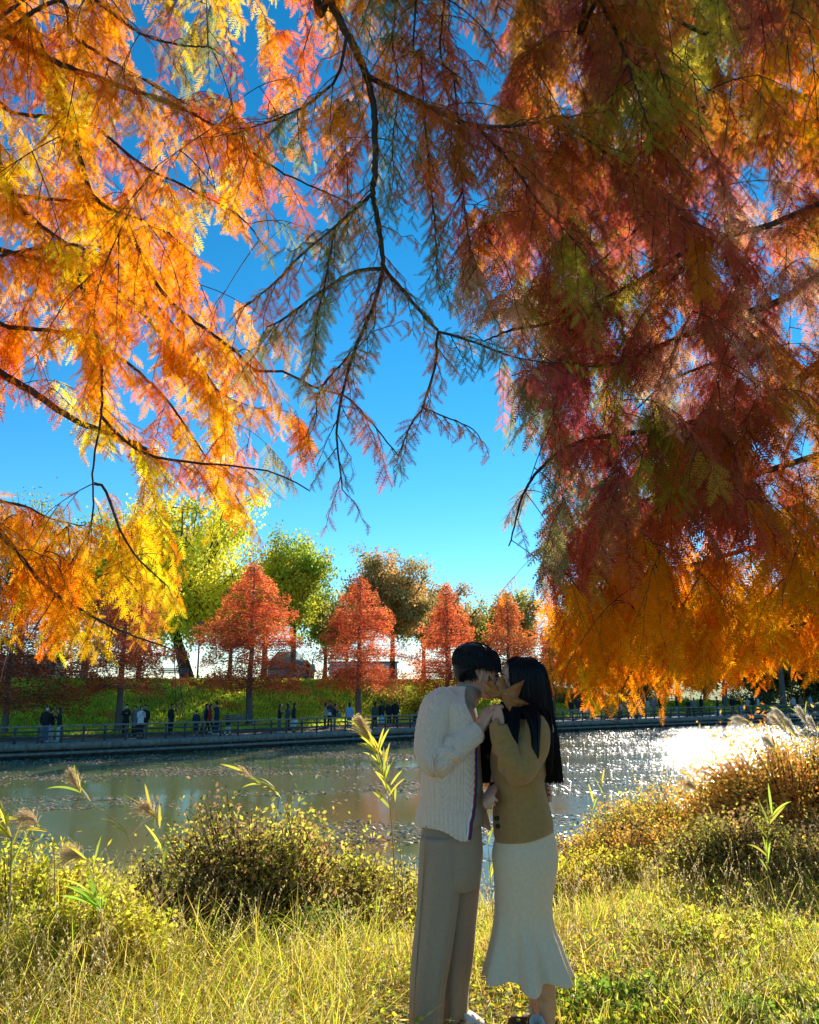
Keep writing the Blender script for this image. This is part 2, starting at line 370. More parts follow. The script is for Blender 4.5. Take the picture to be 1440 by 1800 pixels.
redwood(1060, 13, 1040, 120, 'orange tree on the far shore hidden behind the drooping right canopy', pal=[[.7, .3, .06], [.6, .22, .05]], seed=8, n=7000)
redwood(1196, 13, 1030, 120, 'dark trunked far shore tree with people around it on the right', pal=[[.5, .2, .05], [.6, .28, .06]], seed=9, n=6000, lo=.3)
redwood(1278, 13, 1020, 120, 'thin dark trunked far shore tree between two groups of visitors', pal=[[.45, .18, .05], [.6, .28, .06]], seed=10, n=6000, lo=.3)
redwood(1380, 10, 1000, 150, 'thick yellow brown trunk tree near the right edge on the far shore', pal=[[.7, .38, .06], [.75, .3, .05]], seed=11, n=7000, lo=.26)

def broadleaf(px, Y, top_py, wpx, label, pal, seed, n=16000, base_py=None, openness=.5, trunk_h=.34, lsize=.2, lean=0., droop=0., blobs=26, dark=False, name='broadleaf_tree', group='broadleaf trees on top of the far bank', ztrunk=.02):
    rng = np.random.default_rng(300+seed); n = int(n*1.15)
    x = float(W(px, 1150, Y)[0]); z0 = float(terr(np.array(x), np.array(Y)))-.1
    H = float(W(px, top_py, Y)[2])-z0; Rm = wpx/2/FPX*Y
    t = empty(name, (x, Y, z0)); tag(t, label, 'tree', group)
    # clumps spread over an uneven ellipsoid
    th = rng.uniform(0, 6.28, blobs); cz = rng.uniform(-.75, .85, blobs); rr = np.sqrt(1-cz**2)*rng.uniform(.45, .85, blobs)
    cc = np.stack([np.cos(th)*rr*Rm, np.sin(th)*rr*Rm, H*(trunk_h+(1-trunk_h)/2*(1+cz*.9))], -1)
    # limbs from trunk to clumps
    fork = np.array([lean*H*.4, 0, H*trunk_h*1.1])
    k = 7; u = np.linspace(0, 1, k)[None, :, None]
    mid = fork*.6+cc*.4+np.array([0, 0, H*.05]); 
    P = (1-u)**2*fork+2*u*(1-u)*mid[:, None]+u**2*cc[:, None]
    P = P+rng.normal(0, .018*H, P.shape)*np.linspace(0, 1, k)[None, :, None]*(1-np.linspace(0, 1, k)[None, :, None])*4*.6
    g = G(); v, f = tubes(P, H*ztrunk*.55*(1-.85*u[..., 0])*np.ones((blobs, 1)), 6); g.add(v, f)
    # secondary twigs
    j = rng.integers(0, blobs, blobs*7); kk = rng.integers(3, k, blobs*7); s0 = P[j, kk]
    e0 = s0+nrm(rng.normal(0, 1, s0.shape)+[0, 0, .5-droop])*rng.uniform(.08, .2, (len(s0), 1))*H
    P2 = np.stack([s0, (s0+e0)/2+rng.normal(0, .015*H, s0.shape), e0], 1); v, f = tubes(P2, np.array([.003, .002, .0008])[None]*H*np.ones((len(s0), 1)), 3); g.add(v, f)
    g.build('limbs', M_bark if dark else M_barkfar, t, usecol=False)
    tr = np.stack([np.linspace(0, fork[0], 6), .02*H*np.sin(np.linspace(0, 2, 6)), np.linspace(-.3, fork[2], 6)], -1)
    v, f = tubes(tr[None], (H*ztrunk*np.linspace(1.3, .75, 6))[None], 9); mesh('trunk', v, f, M_bark if dark else M_barkfar, t, smooth=True)
    # leaves: around twig ends, gaussian clumps
    j = rng.integers(0, len(e0), n); fr = rng.uniform(.3, 1.1, (n, 1)); p = s0[j]*(1-fr)+e0[j]*fr
    p = p+rng.normal(0, 1, (n, 3))*H*.042*(1-openness*.4)
    p[:, 2] -= droop*rng.exponential(.09*H, n)
    D = rng.normal(0, 1, (n, 3))+[0, 0, -.4-droop*2]
    cl = pick(pal, len(e0), .2)[j]*rng.uniform(.75, 1.3, (n, 1))
    V, Fq, C = leafquads(p, D, rng.uniform(.7, 1.4, n)*lsize*1.35, rng.uniform(.25, .42, n)*lsize*1.35, cl, rng)
    mesh('crown', V, Fq, M_farleaf, t, C); return t
YG = [[.50, .58, .06], [.62, .58, .06], [.36, .48, .06], [.70, .56, .05]]
broadleaf(335, 74, 850, 330, 'tall airy yellow green willow with a dark leaning trunk', [[.82, .78, .06], [.86, .74, .05], [.66, .72, .07], [.84, .80, .10]], 1, n=32000, openness=1, lean=-.22, droop=.45, lsize=.22, blobs=30, dark=True, ztrunk=.028, name='willow_tree', trunk_h=.22)
broadleaf(515, 78, 945, 150, 'dense yellow green round crowned tree between two red cones', YG, 2, n=15000, lsize=.22, blobs=24)
broadleaf(690, 84, 972, 215, 'wide brown and olive tree with open crown behind the second red cone', [[.58, .34, .12], [.44, .38, .13], [.68, .38, .12], [.38, .38, .14]], 3, n=26000, openness=.8, lsize=.2, blobs=36, dark=True)
broadleaf(465, 86, 955, 130, 'bright yellow crowned tree peeping over the widest red cone', [[.6, .45, .04], [.65, .5, .05]], 4, n=7000, lsize=.22)
broadleaf(905, 92, 1030, 120, 'olive yellow tree behind the woman\'s head beyond the red cones', [[.5, .42, .08], [.36, .36, .08]], 5, n=8000, lsize=.24)
broadleaf(150, 82, 905, 230, 'olive tree far left behind the dark red trees on the bank', YG, 6, n=10000, lsize=.25, openness=.9)
broadleaf(610, 96, 1045, 110, 'small dull brown tree far behind between red cones', [[.35, .25, .1], [.3, .28, .1]], 7, n=5000, lsize=.25)
broadleaf(790, 98, 1030, 130, 'orange brown far tree seen above the couple', [[.5, .28, .08], [.4, .26, .1]], 8, n=7000, lsize=.25)
broadleaf(30, 88, 860, 170, 'spindly dull green tree top at far left above the maroon tree', [[.3, .33, .08]], 9, n=6000, lsize=.22)
DG = [[.12, .18, .07], [.18, .22, .08], [.22, .24, .08], [.10, .15, .08]]
for i, (px, Y, tp, w, lab) in enumerate([(1010, 98, 1080, 170, 'dark green tree behind the far shore just right of the woman'), (1120, 108, 1060, 190, 'dark green tree behind the visitors at the middle of the right far shore'), (1235, 112, 1050, 190, 'dark green tree behind the person in the pale blue top'), (1340, 108, 1050, 190, 'dark green tree left of the thick yellow brown trunk'), (1440, 104, 1040, 190, 'dark green tree at the far right edge beyond the pond')]):
    broadleaf(px, Y, tp, w, lab, DG, 20+i, n=17000, lsize=.4, trunk_h=.05, openness=.2, group='dark trees behind the right far shore')
broadleaf(245, 96, 1010, 150, 'muted green tree behind the willow, left of its dark trunk', [[.36, .42, .10], [.46, .44, .10]], 10, n=9000, lsize=.26)
broadleaf(405, 98, 1020, 130, 'muted olive tree behind the left flank of the widest red cone', [[.42, .42, .10], [.5, .42, .10]], 11, n=9000, lsize=.26)
broadleaf(572, 104, 1030, 110, 'muted yellow green tree filling the gap right of the round green crown', [[.44, .48, .10], [.36, .42, .10]], 12, n=8000, lsize=.26)
broadleaf(745, 104, 1020, 130, 'dull orange tree in the gap between the two middle red cones', [[.56, .34, .10], [.46, .38, .12]], 13, n=9000, lsize=.26)
broadleaf(845, 104, 1060, 100, 'dull olive tree in the gap above the kissing couple', [[.44, .38, .10], [.4, .42, .12]], 14, n=8000, lsize=.26)
# shrubs at the foot and crest of the far bank
def shrub(name, c, r, h, label, pal, n, ls, seed, group=None, mat=None, elong=.3, cat='shrub', stray=0):
    rng = np.random.default_rng(seed); t = empty(name, c); tag(t, label, cat, group)
    m = max(20, n//60); a = rng.uniform(0, 6.28, m); q = np.sqrt(rng.uniform(0, 1, m)); rx, ry = (r if isinstance(r, tuple) else (r, r))
    e = np.stack([np.cos(a)*q*rx, np.sin(a)*q*ry, h*np.sqrt(np.clip(1-q*q*.85, 0, 1))*rng.uniform(.4, 1.1, m)*(1+.28*np.sin(a*3+seed)*q+.2*np.sin(a*5+seed*2+q*4))], -1); s0 = e*np.array([.35, .35, 0])
    P = np.stack([s0, s0*.4+e*.6+[0, 0, .12*h], e], 1); sg = G(); sg.add(*tubes(P, np.array([.010, .007, .0025])*h*np.ones((m, 1)), 3))
    if stray:
        ms = stray; a2 = rng.uniform(0, 6.28, ms); b2 = e[rng.integers(0, m, ms)]*.75; d2 = np.stack([np.cos(a2)*.5, np.sin(a2)*.4, np.ones(ms)*rng.uniform(.5, 1.3, ms)], -1); l2 = rng.uniform(.18, .5, (ms, 1)); u2 = np.linspace(0, 1, 6)[None, :, None]
        P2 = b2[:, None]+(d2*l2)[:, None]*u2; P2[..., 2] -= l2*.45*u2[..., 0]**2.2; P2[..., 0] += rng.normal(0, .12, (ms, 1))*u2[..., 0]**2; sg.add(*tubes(P2, np.array([.0028, .0025, .0022, .0018, .0014, .001])[None]*np.ones((ms, 1)), 3))
        jj = np.repeat(np.arange(ms), 14); kk_ = rng.integers(1, 6, len(jj)); V, Fq, C = leafquads(P2[jj, kk_]+rng.normal(0, .01, (len(jj), 3)), rng.normal(0, 1, (len(jj), 3))-[0, 0, .4], rng.uniform(.014, .034, len(jj)), rng.uniform(.003, .008, len(jj)), pick(pal, len(jj), .3), rng); mesh('stray_leaves', V, Fq, mat or M_farleaf, t, C)
    sg.build('stems', M_twig, t, usecol=False)
    j = rng.integers(0, m, n); fr = rng.uniform(.35, 1.08, (n, 1)); p = s0[j]*(1-fr)+e[j]*fr+rng.normal(0, 1, (n, 3))*[.09*rx, .09*ry, .07*h]
    p[:, 2] = np.abs(p[:, 2]); D = rng.normal(0, 1, (n, 3))+[0, 0, .1]
    cl = pick(pal, m, .25)[j]*rng.uniform(.7, 1.3, (n, 1))
    V, Fq, C = leafquads(p, D, rng.uniform(.6, 1.4, n)*ls, rng.uniform(.7, 1.2, n)*ls*elong, cl, rng); mesh('foliage', V, Fq, mat or M_farleaf, t, C); return t
for i, (px, off, r, h, lab, pal) in enumerate([(705, 15, 3.2, 2.6, 'yellow green bush on the bank behind the man\'s shoulder', [[.5, .45, .05], [.4, .38, .06], [.3, .3, .06]]),
        (765, 13, 2.2, 1.8, 'bright yellow bush at the foot of the bank behind the couple', [[.65, .5, .04], [.5, .42, .05]]),
        (1012, 16, 3, 2.2, 'dull green bush at the far shore right of the woman', DG), (1215, 9, 2.4, 1.8, 'sunlit yellow green bush behind the right hand visitors', [[.45, .5, .05], [.35, .42, .05]]),
        (1130, 18, 4, 2.5, 'low dark hedge bush behind the middle right visitors', DG), (1320, 16, 4, 2.8, 'dark hedge bush behind the thick yellow brown trunk', DG), (1430, 16, 4, 3, 'dark hedge bush at the right edge of the far shore', DG)]):
    x, Y = placeY(px, off); shrub('shrub', (x, Y, float(terr(np.array(x), np.array(Y)))-.1), (r, r*.7), h, lab, pal, 2500, .22, 500+i, 'bushes on the far bank')
# bank grass (far), tufts catching the light
def bankgrass():
    n = 200000; x = RNG.uniform(-42, 45, n); o = RNG.uniform(7.5, 24, n); y = deckY(x)+o; z = terr(x, y)
    D = np.stack([RNG.normal(0, .35, n), RNG.normal(0, .35, n), np.ones(n)], -1)
    c = pick([[.60, .80, .04], [.74, .82, .05], [.84, .80, .06], [.44, .66, .04], [.7, .6, .12]], n, .3)*(1+.25*vnoise(x, y, .6)+.2*vnoise(x+9, y*1.6, 1.3))[:, None]*np.where((vnoise(x*1.1, y*1.7, .5)+RNG.normal(0, .25, n) > .55)[:, None], [1.15, .62, .9], [1, 1, 1])
    V, Fq, C = leafquads(np.stack([x, y, z-.02], -1), D, RNG.uniform(.13, .30, n), RNG.uniform(.018, .045, n), c)
    tag(mesh('bank_grass', V, Fq, M_grass, None, C), 'sunlit green grass covering the far bank', 'grass', kind='stuff')
bankgrass()

# ------------------------------------------------------------------ benches, poles, low roofs on the far side
def bench(px, off, label, rz, s=1.):
    x, Y = placeY(px, off); z = float(terr(np.array(x), np.array(Y))); b = empty('park_bench', (x, Y, z), rz); tag(b, label, 'bench', 'wooden benches across the pond')
    g = G(); [g.add(*box((0, -.18+.12*i, .45), (1.7*s, .1, .04))) for i in range(4)]; g.build('seat', M_wood, b, usecol=False)
    g = G(); [g.add(*box((0, .24+.02*i, .58+.13*i), (1.7*s, .04, .1))) for i in range(3)]; g.build('backrest', M_wood, b, usecol=False)
    for sx in (-1, 1):
        g = G(); g.add(*box((sx*.7*s, -.18, .21), (.06, .06, .44))).add(*box((sx*.7*s, .2, .42), (.06, .05, .86))).add(*box((sx*.7*s, 0, .4), (.055, .36, .05))); g.build('leg', M_wooddark, b, usecol=False)
bench(418, 9.3, 'dark wooden bench beside the trunk of the widest red cone', .6)
bench(302, 24, 'slatted bench on the crest of the bank left of the cables', .3, 1.3)
bench(128, 22, 'long low bench on the crest of the bank behind the pale trunk', .2, 1.6)
M_metal = pmat('dull_grey_metal', (.12, .13, .14), .5, metal=.4)
x, Y = placeY(343, 25); z = float(terr(np.array(x), np.array(Y))); lp = empty('lamp_post', (x, Y, z)); tag(lp, 'slim dark lamp post on the crest behind the willow', 'lamp post')
v, f = tubes([[0, 0, 0], [0, 0, 2], [0, 0, 4.4]], [.09, .07, .06], 8, cap=True); mesh('pole', v, f, M_metal, lp)
v, f = loft([[0, 0, 4.4, .1, .1], [0, 0, 4.5, .26, .26], [0, 0, 4.62, .3, .3], [0, 0, 4.7, .1, .1]], 12); mesh('lamp_head', v, f, M_metal, lp)
for px0, px1, lab in ((306, 312, 'left of two thin guy cables running down the bank'), (311, 325, 'right of two thin guy cables running down the bank')):
    a = W(px0, 1140, 70); b = W(px1, 1238, 58); b[2] = float(terr(b[0], b[1])); v, f = tubes(np.linspace(a, b, 6)[None], np.full((1, 6), .045), 5)
    tag(mesh('guy_cable', v, f, M_wooddark), lab, 'cable', 'guy cables on the bank')
def tent(px, Y, w, h, label, c, group):
    x = float(W(px, 1170, Y)[0]); z = float(terr(np.array(x), np.array(Y))); t = empty('tent', (x, Y, z), .4); tag(t, label, 'tent', group)
    m = pmat('tent_fabric', c, .8)
    v, f = box((0, 0, h*.22), (w, w*.8, h*.44)); mesh('wall', v, f, m, t)
    V = np.array([[-w*.6, -w*.5, h*.42], [w*.6, -w*.5, h*.42], [w*.6, w*.5, h*.42], [-w*.6, w*.5, h*.42], [-w*.3, 0, h], [w*.3, 0, h]])
    mesh('roof', V, [np.array([[0, 1, 5, 4], [2, 3, 4, 5]]), np.array([[1, 2, 5], [3, 0, 4], ]), np.array([[3, 2, 1, 0]])], m, t)
tent(505, 80, 3.2, 2.6, 'grey and teal pitched tent on the crest near the standing visitor', (.2, .28, .3), 'tents on the crest')
tent(528, 84, 2.4, 2.0, 'pale pitched tent just behind the grey and teal one', (.55, .6, .6), 'tents on the crest')
def lowbuilding(px, Y, w, h, label, c):
    x = float(W(px, 1170, Y)[0]); z = float(terr(np.array(x), np.array(Y)))-.2; t = empty('building', (x, Y, z)); tag(t, label, 'building')
    v, f = box((0, 0, h/2), (w, 4, h)); mesh('wall', v, f, pmat('render_wall', c, .9, tuple(q*.85 for q in c), 1), t)
    v, f = box((0, 0, h+.1), (w+.6, 4.6, .2)); mesh('roof', v, f, M_wooddark, t)
    for i in range(4):
        v, f = box((-w/2+w*(i+.5)/4, -2.003, h*.5), (w*.12, .05, h*.4)); mesh('window', v, f, M_metal, t)
lowbuilding(60, 120, 9, 3.6, 'low beige building beyond the bank at far left', (.5, .42, .33))
lowbuilding(640, 150, 12, 3.4, 'low pale building beyond the bank between tree trunks', (.55, .55, .55))

# ------------------------------------------------------------------ distant visitors
M_skin_far = pmat('skin', (.45, .27, .19), .6); M_hair_far = pmat('black_hair', (.015, .013, .015), .5)
_cm = {}
def cloth(c, name='cloth'):
    k = tuple(c)
    if k not in _cm: _cm[k] = pmat(name, k, .85, tuple(q*.8 for q in k), 12)
    return _cm[k]
def add_remesh(o, vox, sm=3):
    m = o.modifiers.new('Remesh', 'REMESH'); m.mode = 'VOXEL'; m.voxel_size = vox; m.use_smooth_shade = True
    if sm: s = o.modifiers.new('Smooth', 'SMOOTH'); s.iterations = sm; s.factor = .5
def visitor(px, off, label, top, bot, pose=0, face=1, h=1.66, coat=0, skirt=False, hair=0, bag=None, crouch=False, mask=False, onbank=None, baglab=None, group='visitors across the pond'):
    if onbank: x, Y = float(W(px, 1180, onbank)[0]), onbank; z = float(terr(np.array(x), np.array(Y)))
    else:
        x, Y = placeY(px, off); z = DECK if off < 2.9 else float(terr(np.array(x), np.array(Y)))
    s = h/1.66; k = (.62 if crouch else 1)
    t = empty('person', (x, Y, z), face); t.scale = (s, s, s); tag(t, label, 'person', group)
    rn = random.Random(int(px*7)); st = .10+.16*(pose == 2); hip = .86*k if not crouch else .28
    g = G(); LG = []
    for sgn in (-1, 1):
        dx = sgn*st if pose == 2 else sgn*.02
        if crouch: leg = [[-.02, sgn*.12, hip], [.30, sgn*.14, .42], [.05, sgn*.13, .06]]
        else: leg = [[0, sgn*.09, hip], [dx*.6+.02, sgn*.10, hip*.52], [dx, sgn*.10, .07]]
        LG.append(leg); g.add(*tubes(np.array(leg)[None], np.array([[.075, .055, .042]]), 8, cap=True))
        f_ = leg[-1]; g.add(*tubes(np.array([[[f_[0]-.05, f_[1], .04], [f_[0]+.17, f_[1], .035]]]), np.array([[.04, .035]]), 8, cap=True))
    sh = hip+.56; ln = .18 if crouch else .02
    g.add(*loft([[0, 0, hip-.06, .09, .14], [ln*.4, 0, hip+.2, .085, .125], [ln*.8, 0, sh-.12, .10, .17], [ln, 0, sh, .07, .17], [ln+.01, 0, sh+.05, .05, .06], [ln+.03, 0, sh+.12, .05, .05]], 14))
    hz = sh+.22; hx = ln+.04
    g.add(*loft([[hx+.02, 0, hz-.12, .03, .03], [hx+.02, 0, hz-.09, .07, .05], [hx, 0, hz-.02, .092, .07], [hx-.005, 0, hz+.05, .095, .074], [hx-.01, 0, hz+.10, .07, .055], [hx-.01, 0, hz+.12, .02, .02]], 14))
    g.add(*tubes(np.array([[[hx+.085, 0, hz+.01], [hx+.115, 0, hz-.03], [hx+.09, 0, hz-.035]]]), np.array([[.012, .016, .012]]), 5, cap=True))
    AR = []
    for sgn in (-1, 1):
        S0 = [ln, sgn*.17, sh-.02]
        if pose == 1 or (pose == 3 and sgn < 0): a = [S0, [.06, sgn*.22, sh-.28], [.26, sgn*.06, sh-.06]]
        elif pose == 4: a = [S0, [.10, sgn*.22, sh-.24], [.30, sgn*.05, sh-.16]]
        else: a = [S0, [-.02, sgn*.23, sh-.29], [.06+.1*sgn*(pose == 2), sgn*.22, sh-.55]]
        AR.append(a); g.add(*tubes(np.array(a)[None], np.array([[.045, .036, .026]]), 7, cap=True))
        hd = np.array(a[2]); dr = nrm(hd-np.array(a[1])); g.add(*tubes(np.array([hd, hd+dr*.05, hd+dr*.12])[None], np.array([[.026, .034, .02]]), 7, cap=True))
    b = g.build('body', M_skin_far, t, usecol=False); add_remesh(b, .018, 2)
    # clothing
    g = G(); lo = {0: hip-.08, 1: hip-.35, 2: hip-.55}[coat] if not crouch else hip-.08
    g.add(*loft([[ln*.2, 0, lo, .135, .185], [ln*.3, 0, hip+.05, .125, .175], [ln*.5, 0, hip+.25, .12, .165], [ln*.8, 0, sh-.12, .13, .205], [ln, 0, sh+.0, .10, .20], [ln+.01, 0, sh+.05, .07, .09], [ln+.02, 0, sh+.08, .055, .06]], 16))
    for a in AR: g.add(*tubes(np.array(a)[None], np.array([[.07, .055, .045]]), 8, cap=True))
    o = g.build('coat' if coat else 'jacket', cloth(top), t, usecol=False); add_remesh(o, .022, 3)
    g = G()
    if skirt: g.add(*loft([[0, 0, hip+.05, .11, .15], [0, 0, hip-.1, .14, .18], [0, 0, .35, .20, .24]], 16))
    else:
        g.add(*loft([[0, 0, hip+.06, .11, .155], [0, 0, hip-.02, .12, .165], [0, 0, hip-.09, .08, .13]], 14))
        for leg in LG:
            L2 = [list(q) for q in leg]; L2[-1][2] += .03; g.add(*tubes(np.array(L2)[None], np.array([[.095, .08, .075]]), 9, cap=True))
    o = g.build('skirt' if skirt else 'trousers', cloth(bot), t, usecol=False); add_remesh(o, .022, 2)
    g = G(); g.add(*loft([[hx-.055, 0, hz-.07 if not hair else hz-.22, .05, .06 if not hair else .085], [hx-.045, 0, hz-.02, .075, .085], [hx-.02, 0, hz+.045, .095, .09], [hx+.0, 0, hz+.075, .108, .088], [hx-.005, 0, hz+.115, .085, .07], [hx-.01, 0, hz+.14, .03, .03]], 14))
    if hair == 2: g.add(*loft([[hx-.10, 0, sh-.2, .02, .06], [hx-.085, 0, sh-.05, .04, .09], [hx-.06, 0, hz-.05, .06, .08]], 10))
    o = g.build('hair', M_hair_far, t, usecol=False); add_remesh(o, .016, 2)
    for leg in LG:
        f_ = leg[-1]; v, f = tubes(np.array([[[f_[0]-.07, f_[1], .045], [f_[0]+.05, f_[1], .05], [f_[0]+.19, f_[1], .035]]]), np.array([[.045, .05, .035]]), 8, cap=True); mesh('shoe', v, f, cloth((.6, .6, .6)) if rn.random() < .5 else cloth((.05, .05, .05)), t, smooth=True)
    if mask: v, f = loft([[hx+.07, 0, hz-.09, .03, .04], [hx+.075, 0, hz-.04, .04, .06], [hx+.075, 0, hz-.005, .035, .06]], 10); mesh('face_mask', v, f, cloth((.75, .75, .78)), t)
    if bag is not None:
        hd = AR[0][2]; v, f = loft([[hd[0], hd[1], hd[2]-.36, .16, .07], [hd[0], hd[1], hd[2]-.33, .17, .08], [hd[0], hd[1], hd[2]-.12, .13, .05]], 12)
        bo = mesh('handbag', v, f, cloth(bag)); bo.location = t.location; bo.rotation_euler = t.rotation_euler; bo.scale = t.scale; tag(bo, baglab, 'bag')
BK = (.02, .02, .025); NV = (.02, .03, .06); WH = (.7, .7, .7); GY = (.2, .2, .22); BG = (.5, .4, .28); RD = (.45, .02, .03); BL = (.25, .42, .65); JN = (.12, .2, .32); BR = (.22, .13, .08)
visitor(80, 1.3, 'person in a black jacket, blue jeans and white mask at the far left', BK, JN, 0, -.9, 1.72, mask=True)
visitor(89, 1.6, 'person in dark jacket and white trousers half hidden between two others at far left', BK, WH, 3, -.4, 1.58)
visitor(105, 1.2, 'person in black jacket and white trousers raising a phone at the far left', BK, WH, 1, 3.4, 1.6, hair=1)
visitor(221, 6.2, 'person in black with a white mask standing just right of the pale tree trunk', BK, BK, 4, -1.2, 1.75, mask=True)
visitor(237, 6.5, 'person in a grey coat behind the woman in the white top', GY, BK, 0, -1.8, 1.66, coat=1)
visitor(247, 1.6, 'woman in a white top and black skirt photographing beside the railing', WH, BK, 1, -.8, 1.66, skirt=True, hair=1)
visitor(255, 6.3, 'person in black right behind the woman in the white top', BK, BK, 0, -1.5, 1.7)
visitor(300, 7., 'lone person in black with a long coat midway between two tree trunks', BK, BK, 0, -.4, 1.66, coat=1)
visitor(345, 1.6, 'child in a dark blue knee length coat at the railing', NV, (.3, .2, .16), 0, 1.7, 1.38, coat=2)
visitor(361, 6.5, 'dark haired person in navy walking beside the person in red', NV, BK, 2, 0, 1.68, hair=1)
visitor(368, 6.4, 'person in a bright red jacket walking in mid stride', RD, BK, 2, 0, 1.66, hair=1)
visitor(381, 2.4, 'tall person in a dark blue coat and trousers facing left', NV, (.05, .06, .09), 3, 2.9, 1.8, coat=1)
visitor(401, 1.7, 'small child in a navy top and white trousers beside the tall person in dark blue', NV, WH, 2, 2.6, 1.02)
visitor(491, 1.6, 'dark haired woman in black looking at her phone, left of a group of three', BK, (.1, .12, .15), 4, 0, 1.6, hair=2)
visitor(506, 4.5, 'person in dark green grey coat in the middle of a group of three', (.05, .08, .09), BK, 0, 2.8, 1.72, hair=1)
visitor(516, 1.6, 'long haired woman in a black top and pale skirt with a white bag', BK, WH, 0, .4, 1.64, skirt=True, hair=2, bag=WH, baglab='white bag held by the woman in a black top and pale skirt')
visitor(571, 6.5, 'light haired woman in a beige top carrying a white bag', BG, BK, 4, .3, 1.6, hair=2, bag=WH, baglab='white bag held by the light haired woman in beige')
visitor(580, 6.8, 'person in grey black standing behind the seated looking pair', (.06, .06, .07), BK, 0, -1.5, 1.72)
visitor(588, 4.4, 'person in dark navy turned right with a grey bag beside the group of three', NV, GY, 4, .2, 1.64, bag=GY, baglab='grey bag held by the person in dark navy turned right')
visitor(614, 1.9, 'long haired woman in a pale blue top and jeans seen from behind', BL, JN, 0, 1.5, 1.62, hair=2)
visitor(659, 1.9, 'person in dark olive jacket at the left of four by the man\'s elbow', (.06, .08, .06), BK, 0, 1.2, 1.6, hair=1)
visitor(671, 1.7, 'person in black top with bright light blue skirt in the row of four', BK, (.35, .65, .75), 3, 1.7, 1.72, skirt=True)
visitor(684, 6.3, 'person with long hair in black, third from the left in the row of four', BK, BK, 0, -1.4, 1.64, hair=2)
visitor(695, 6.1, 'tall broad person in a black suit at the right end of the row of four', BK, BK, 0, -1.5, 1.78)
visitor(727, 5, 'person in black crouching on the path beside the man\'s shoulder', BK, GY, 4, 0, 1.66, crouch=True)
visitor(549, 0, 'person in a beige top and black trousers on the crest beside the tents', BG, BK, 0, 1.2, 1.7, onbank=77)
visitor(540, 0, 'dark clothed person standing under the tree on the crest', BK, BK, 0, -1, 1.7, onbank=78)
# right hand stretch
RR = [(1005, 7, 'person in black right behind the woman\'s long hair', BK, JN, 0, 0), (1018, 7.5, 'person in dark blue next to the one behind the woman\'s hair', NV, BL, 0, 1), (1033, 7, 'person in pale trousers half behind hanging foliage left of the right canopy tip', GY, WH, 0, 0),
 (1046, 5, 'person in a brown top under the orange drooping sprays', BR, BK, 0, 1), (1092, 3, 'person in a dusty pink coat below the orange foliage', (.45, .28, .28), BK, 0, 1), (1106, 7, 'person in pale beige behind the drooping foliage', BG, BG, 0, 0),
 (1119, 2, 'person in a grey brown jacket and black trousers at the railing', BR, BK, 0, 0), (1127, 1.8, 'person in a white shirt and blue jeans seen from behind at the railing', WH, JN, 0, 0), (1140, 7, 'person in beige coat right of the white shirted one', BG, BG, 0, 1),
 (1151, 8, 'person in mauve grey standing among the right hand crowd', (.3, .25, .3), GY, 0, 0), (1163, 7, 'person in a black coat left of the dark tree trunk', BK, BK, 0, 0), (1192, 6, 'tall person in black jacket and pale blue jeans beside the dark trunk', BK, BL, 0, 1),
 (1212, 4, 'person in a black coat near the middle of the right shore', BK, BK, 4, 0), (1222, 4.5, 'person in dark grey at the middle of the right shore', GY, BK, 0, 0), (1235, 7, 'person in black beyond the drooping spray tip', BK, BK, 0, 1),
 (1264, 4, 'person with a white bag on the back in dark clothes', BK, WH, 2, 0), (1290, 7, 'person in black standing by the thin dark trunk', BK, BK, 0, 0), (1317, 4, 'person in pale grey facing the water right of the blue one', (.4, .42, .45), BK, 4, 0),
 (1326, 7, 'tall person in black behind the pale grey one', BK, BK, 0, 0), (1336, 4, 'person in white top on the right shore near the trunk', WH, BK, 0, 1), (1398, 6, 'person in pale top right of the thick yellow brown trunk', (.5, .5, .5), NV, 0, 0),
 (1411, 6, 'person in dark brown near the right edge', BR, BK, 0, 1), (1428, 7, 'person in light blue near the right edge of the far shore', BL, WH, 0, 0)]
for i, (px, off, lab, a, b, ps, hr) in enumerate(RR):
    visitor(px, off, lab, a, b, ps, [1.2, -1.4, .3, 2.8][i % 4], 1.58+.05*(i % 4), hair=hr*2, group='visitors across the pond')
visitor(1303, 3.6, 'person in a light blue jacket sitting low by the railing', BL, BL, 4, -1.2, 1.66, crouch=True)
visitor(1068, 3.2, 'person in dark clothes sitting low under the orange sprays', BK, GY, 4, 1.2, 1.66, crouch=True)
# ------------------------------------------------------------------ the couple
M_skin = pmat('skin_warm', (.62, .33, .21), .5, (.56, .28, .17), 20, spec=.35)
M_hair = pmat('glossy_black_hair', (.008, .007, .009), .42, spec=.22)
M_cream = pmat('cream_wool_knit', (.82, .60, .46), .95, (.76, .54, .41), 60, .25, 350, sheen=.3)
M_shirt = pmat('taupe_jersey', (.40, .29, .21), .9, (.35, .25, .18), 40, .15, 300)
M_trous = pmat('taupe_wool_cloth', (.42, .28, .18), .95, (.37, .24, .15), 120, .2, 500, sheen=.2)
M_tan = pmat('camel_knit', (.44, .225, .065), .95, (.38, .19, .055), 50, .25, 400, sheen=.3)
M_skirt = pmat('oatmeal_knit', (.84, .60, .39), .95, (.78, .55, .35), 60, .25, 400, sheen=.2)
M_shoe = pmat('white_leather', (.75, .75, .73), .5); M_brown = pmat('brown_suede', (.09, .05, .035), .9, bump=.3, bscale=200)
M_dark = pmat('dark_button', (.03, .02, .015), .4); M_red = pmat('red_ribbon', (.5, .02, .03), .8); M_navy = pmat('navy_ribbon', (.02, .03, .09), .8); M_white = pmat('white_ribbon', (.75, .75, .73), .8)
M_eye = pmat('dark_eye', (.02, .015, .012), .2); M_lip = pmat('lip', (.42, .14, .11), .5); M_fluff = pmat('white_fluff', (.85, .84, .82), 1)
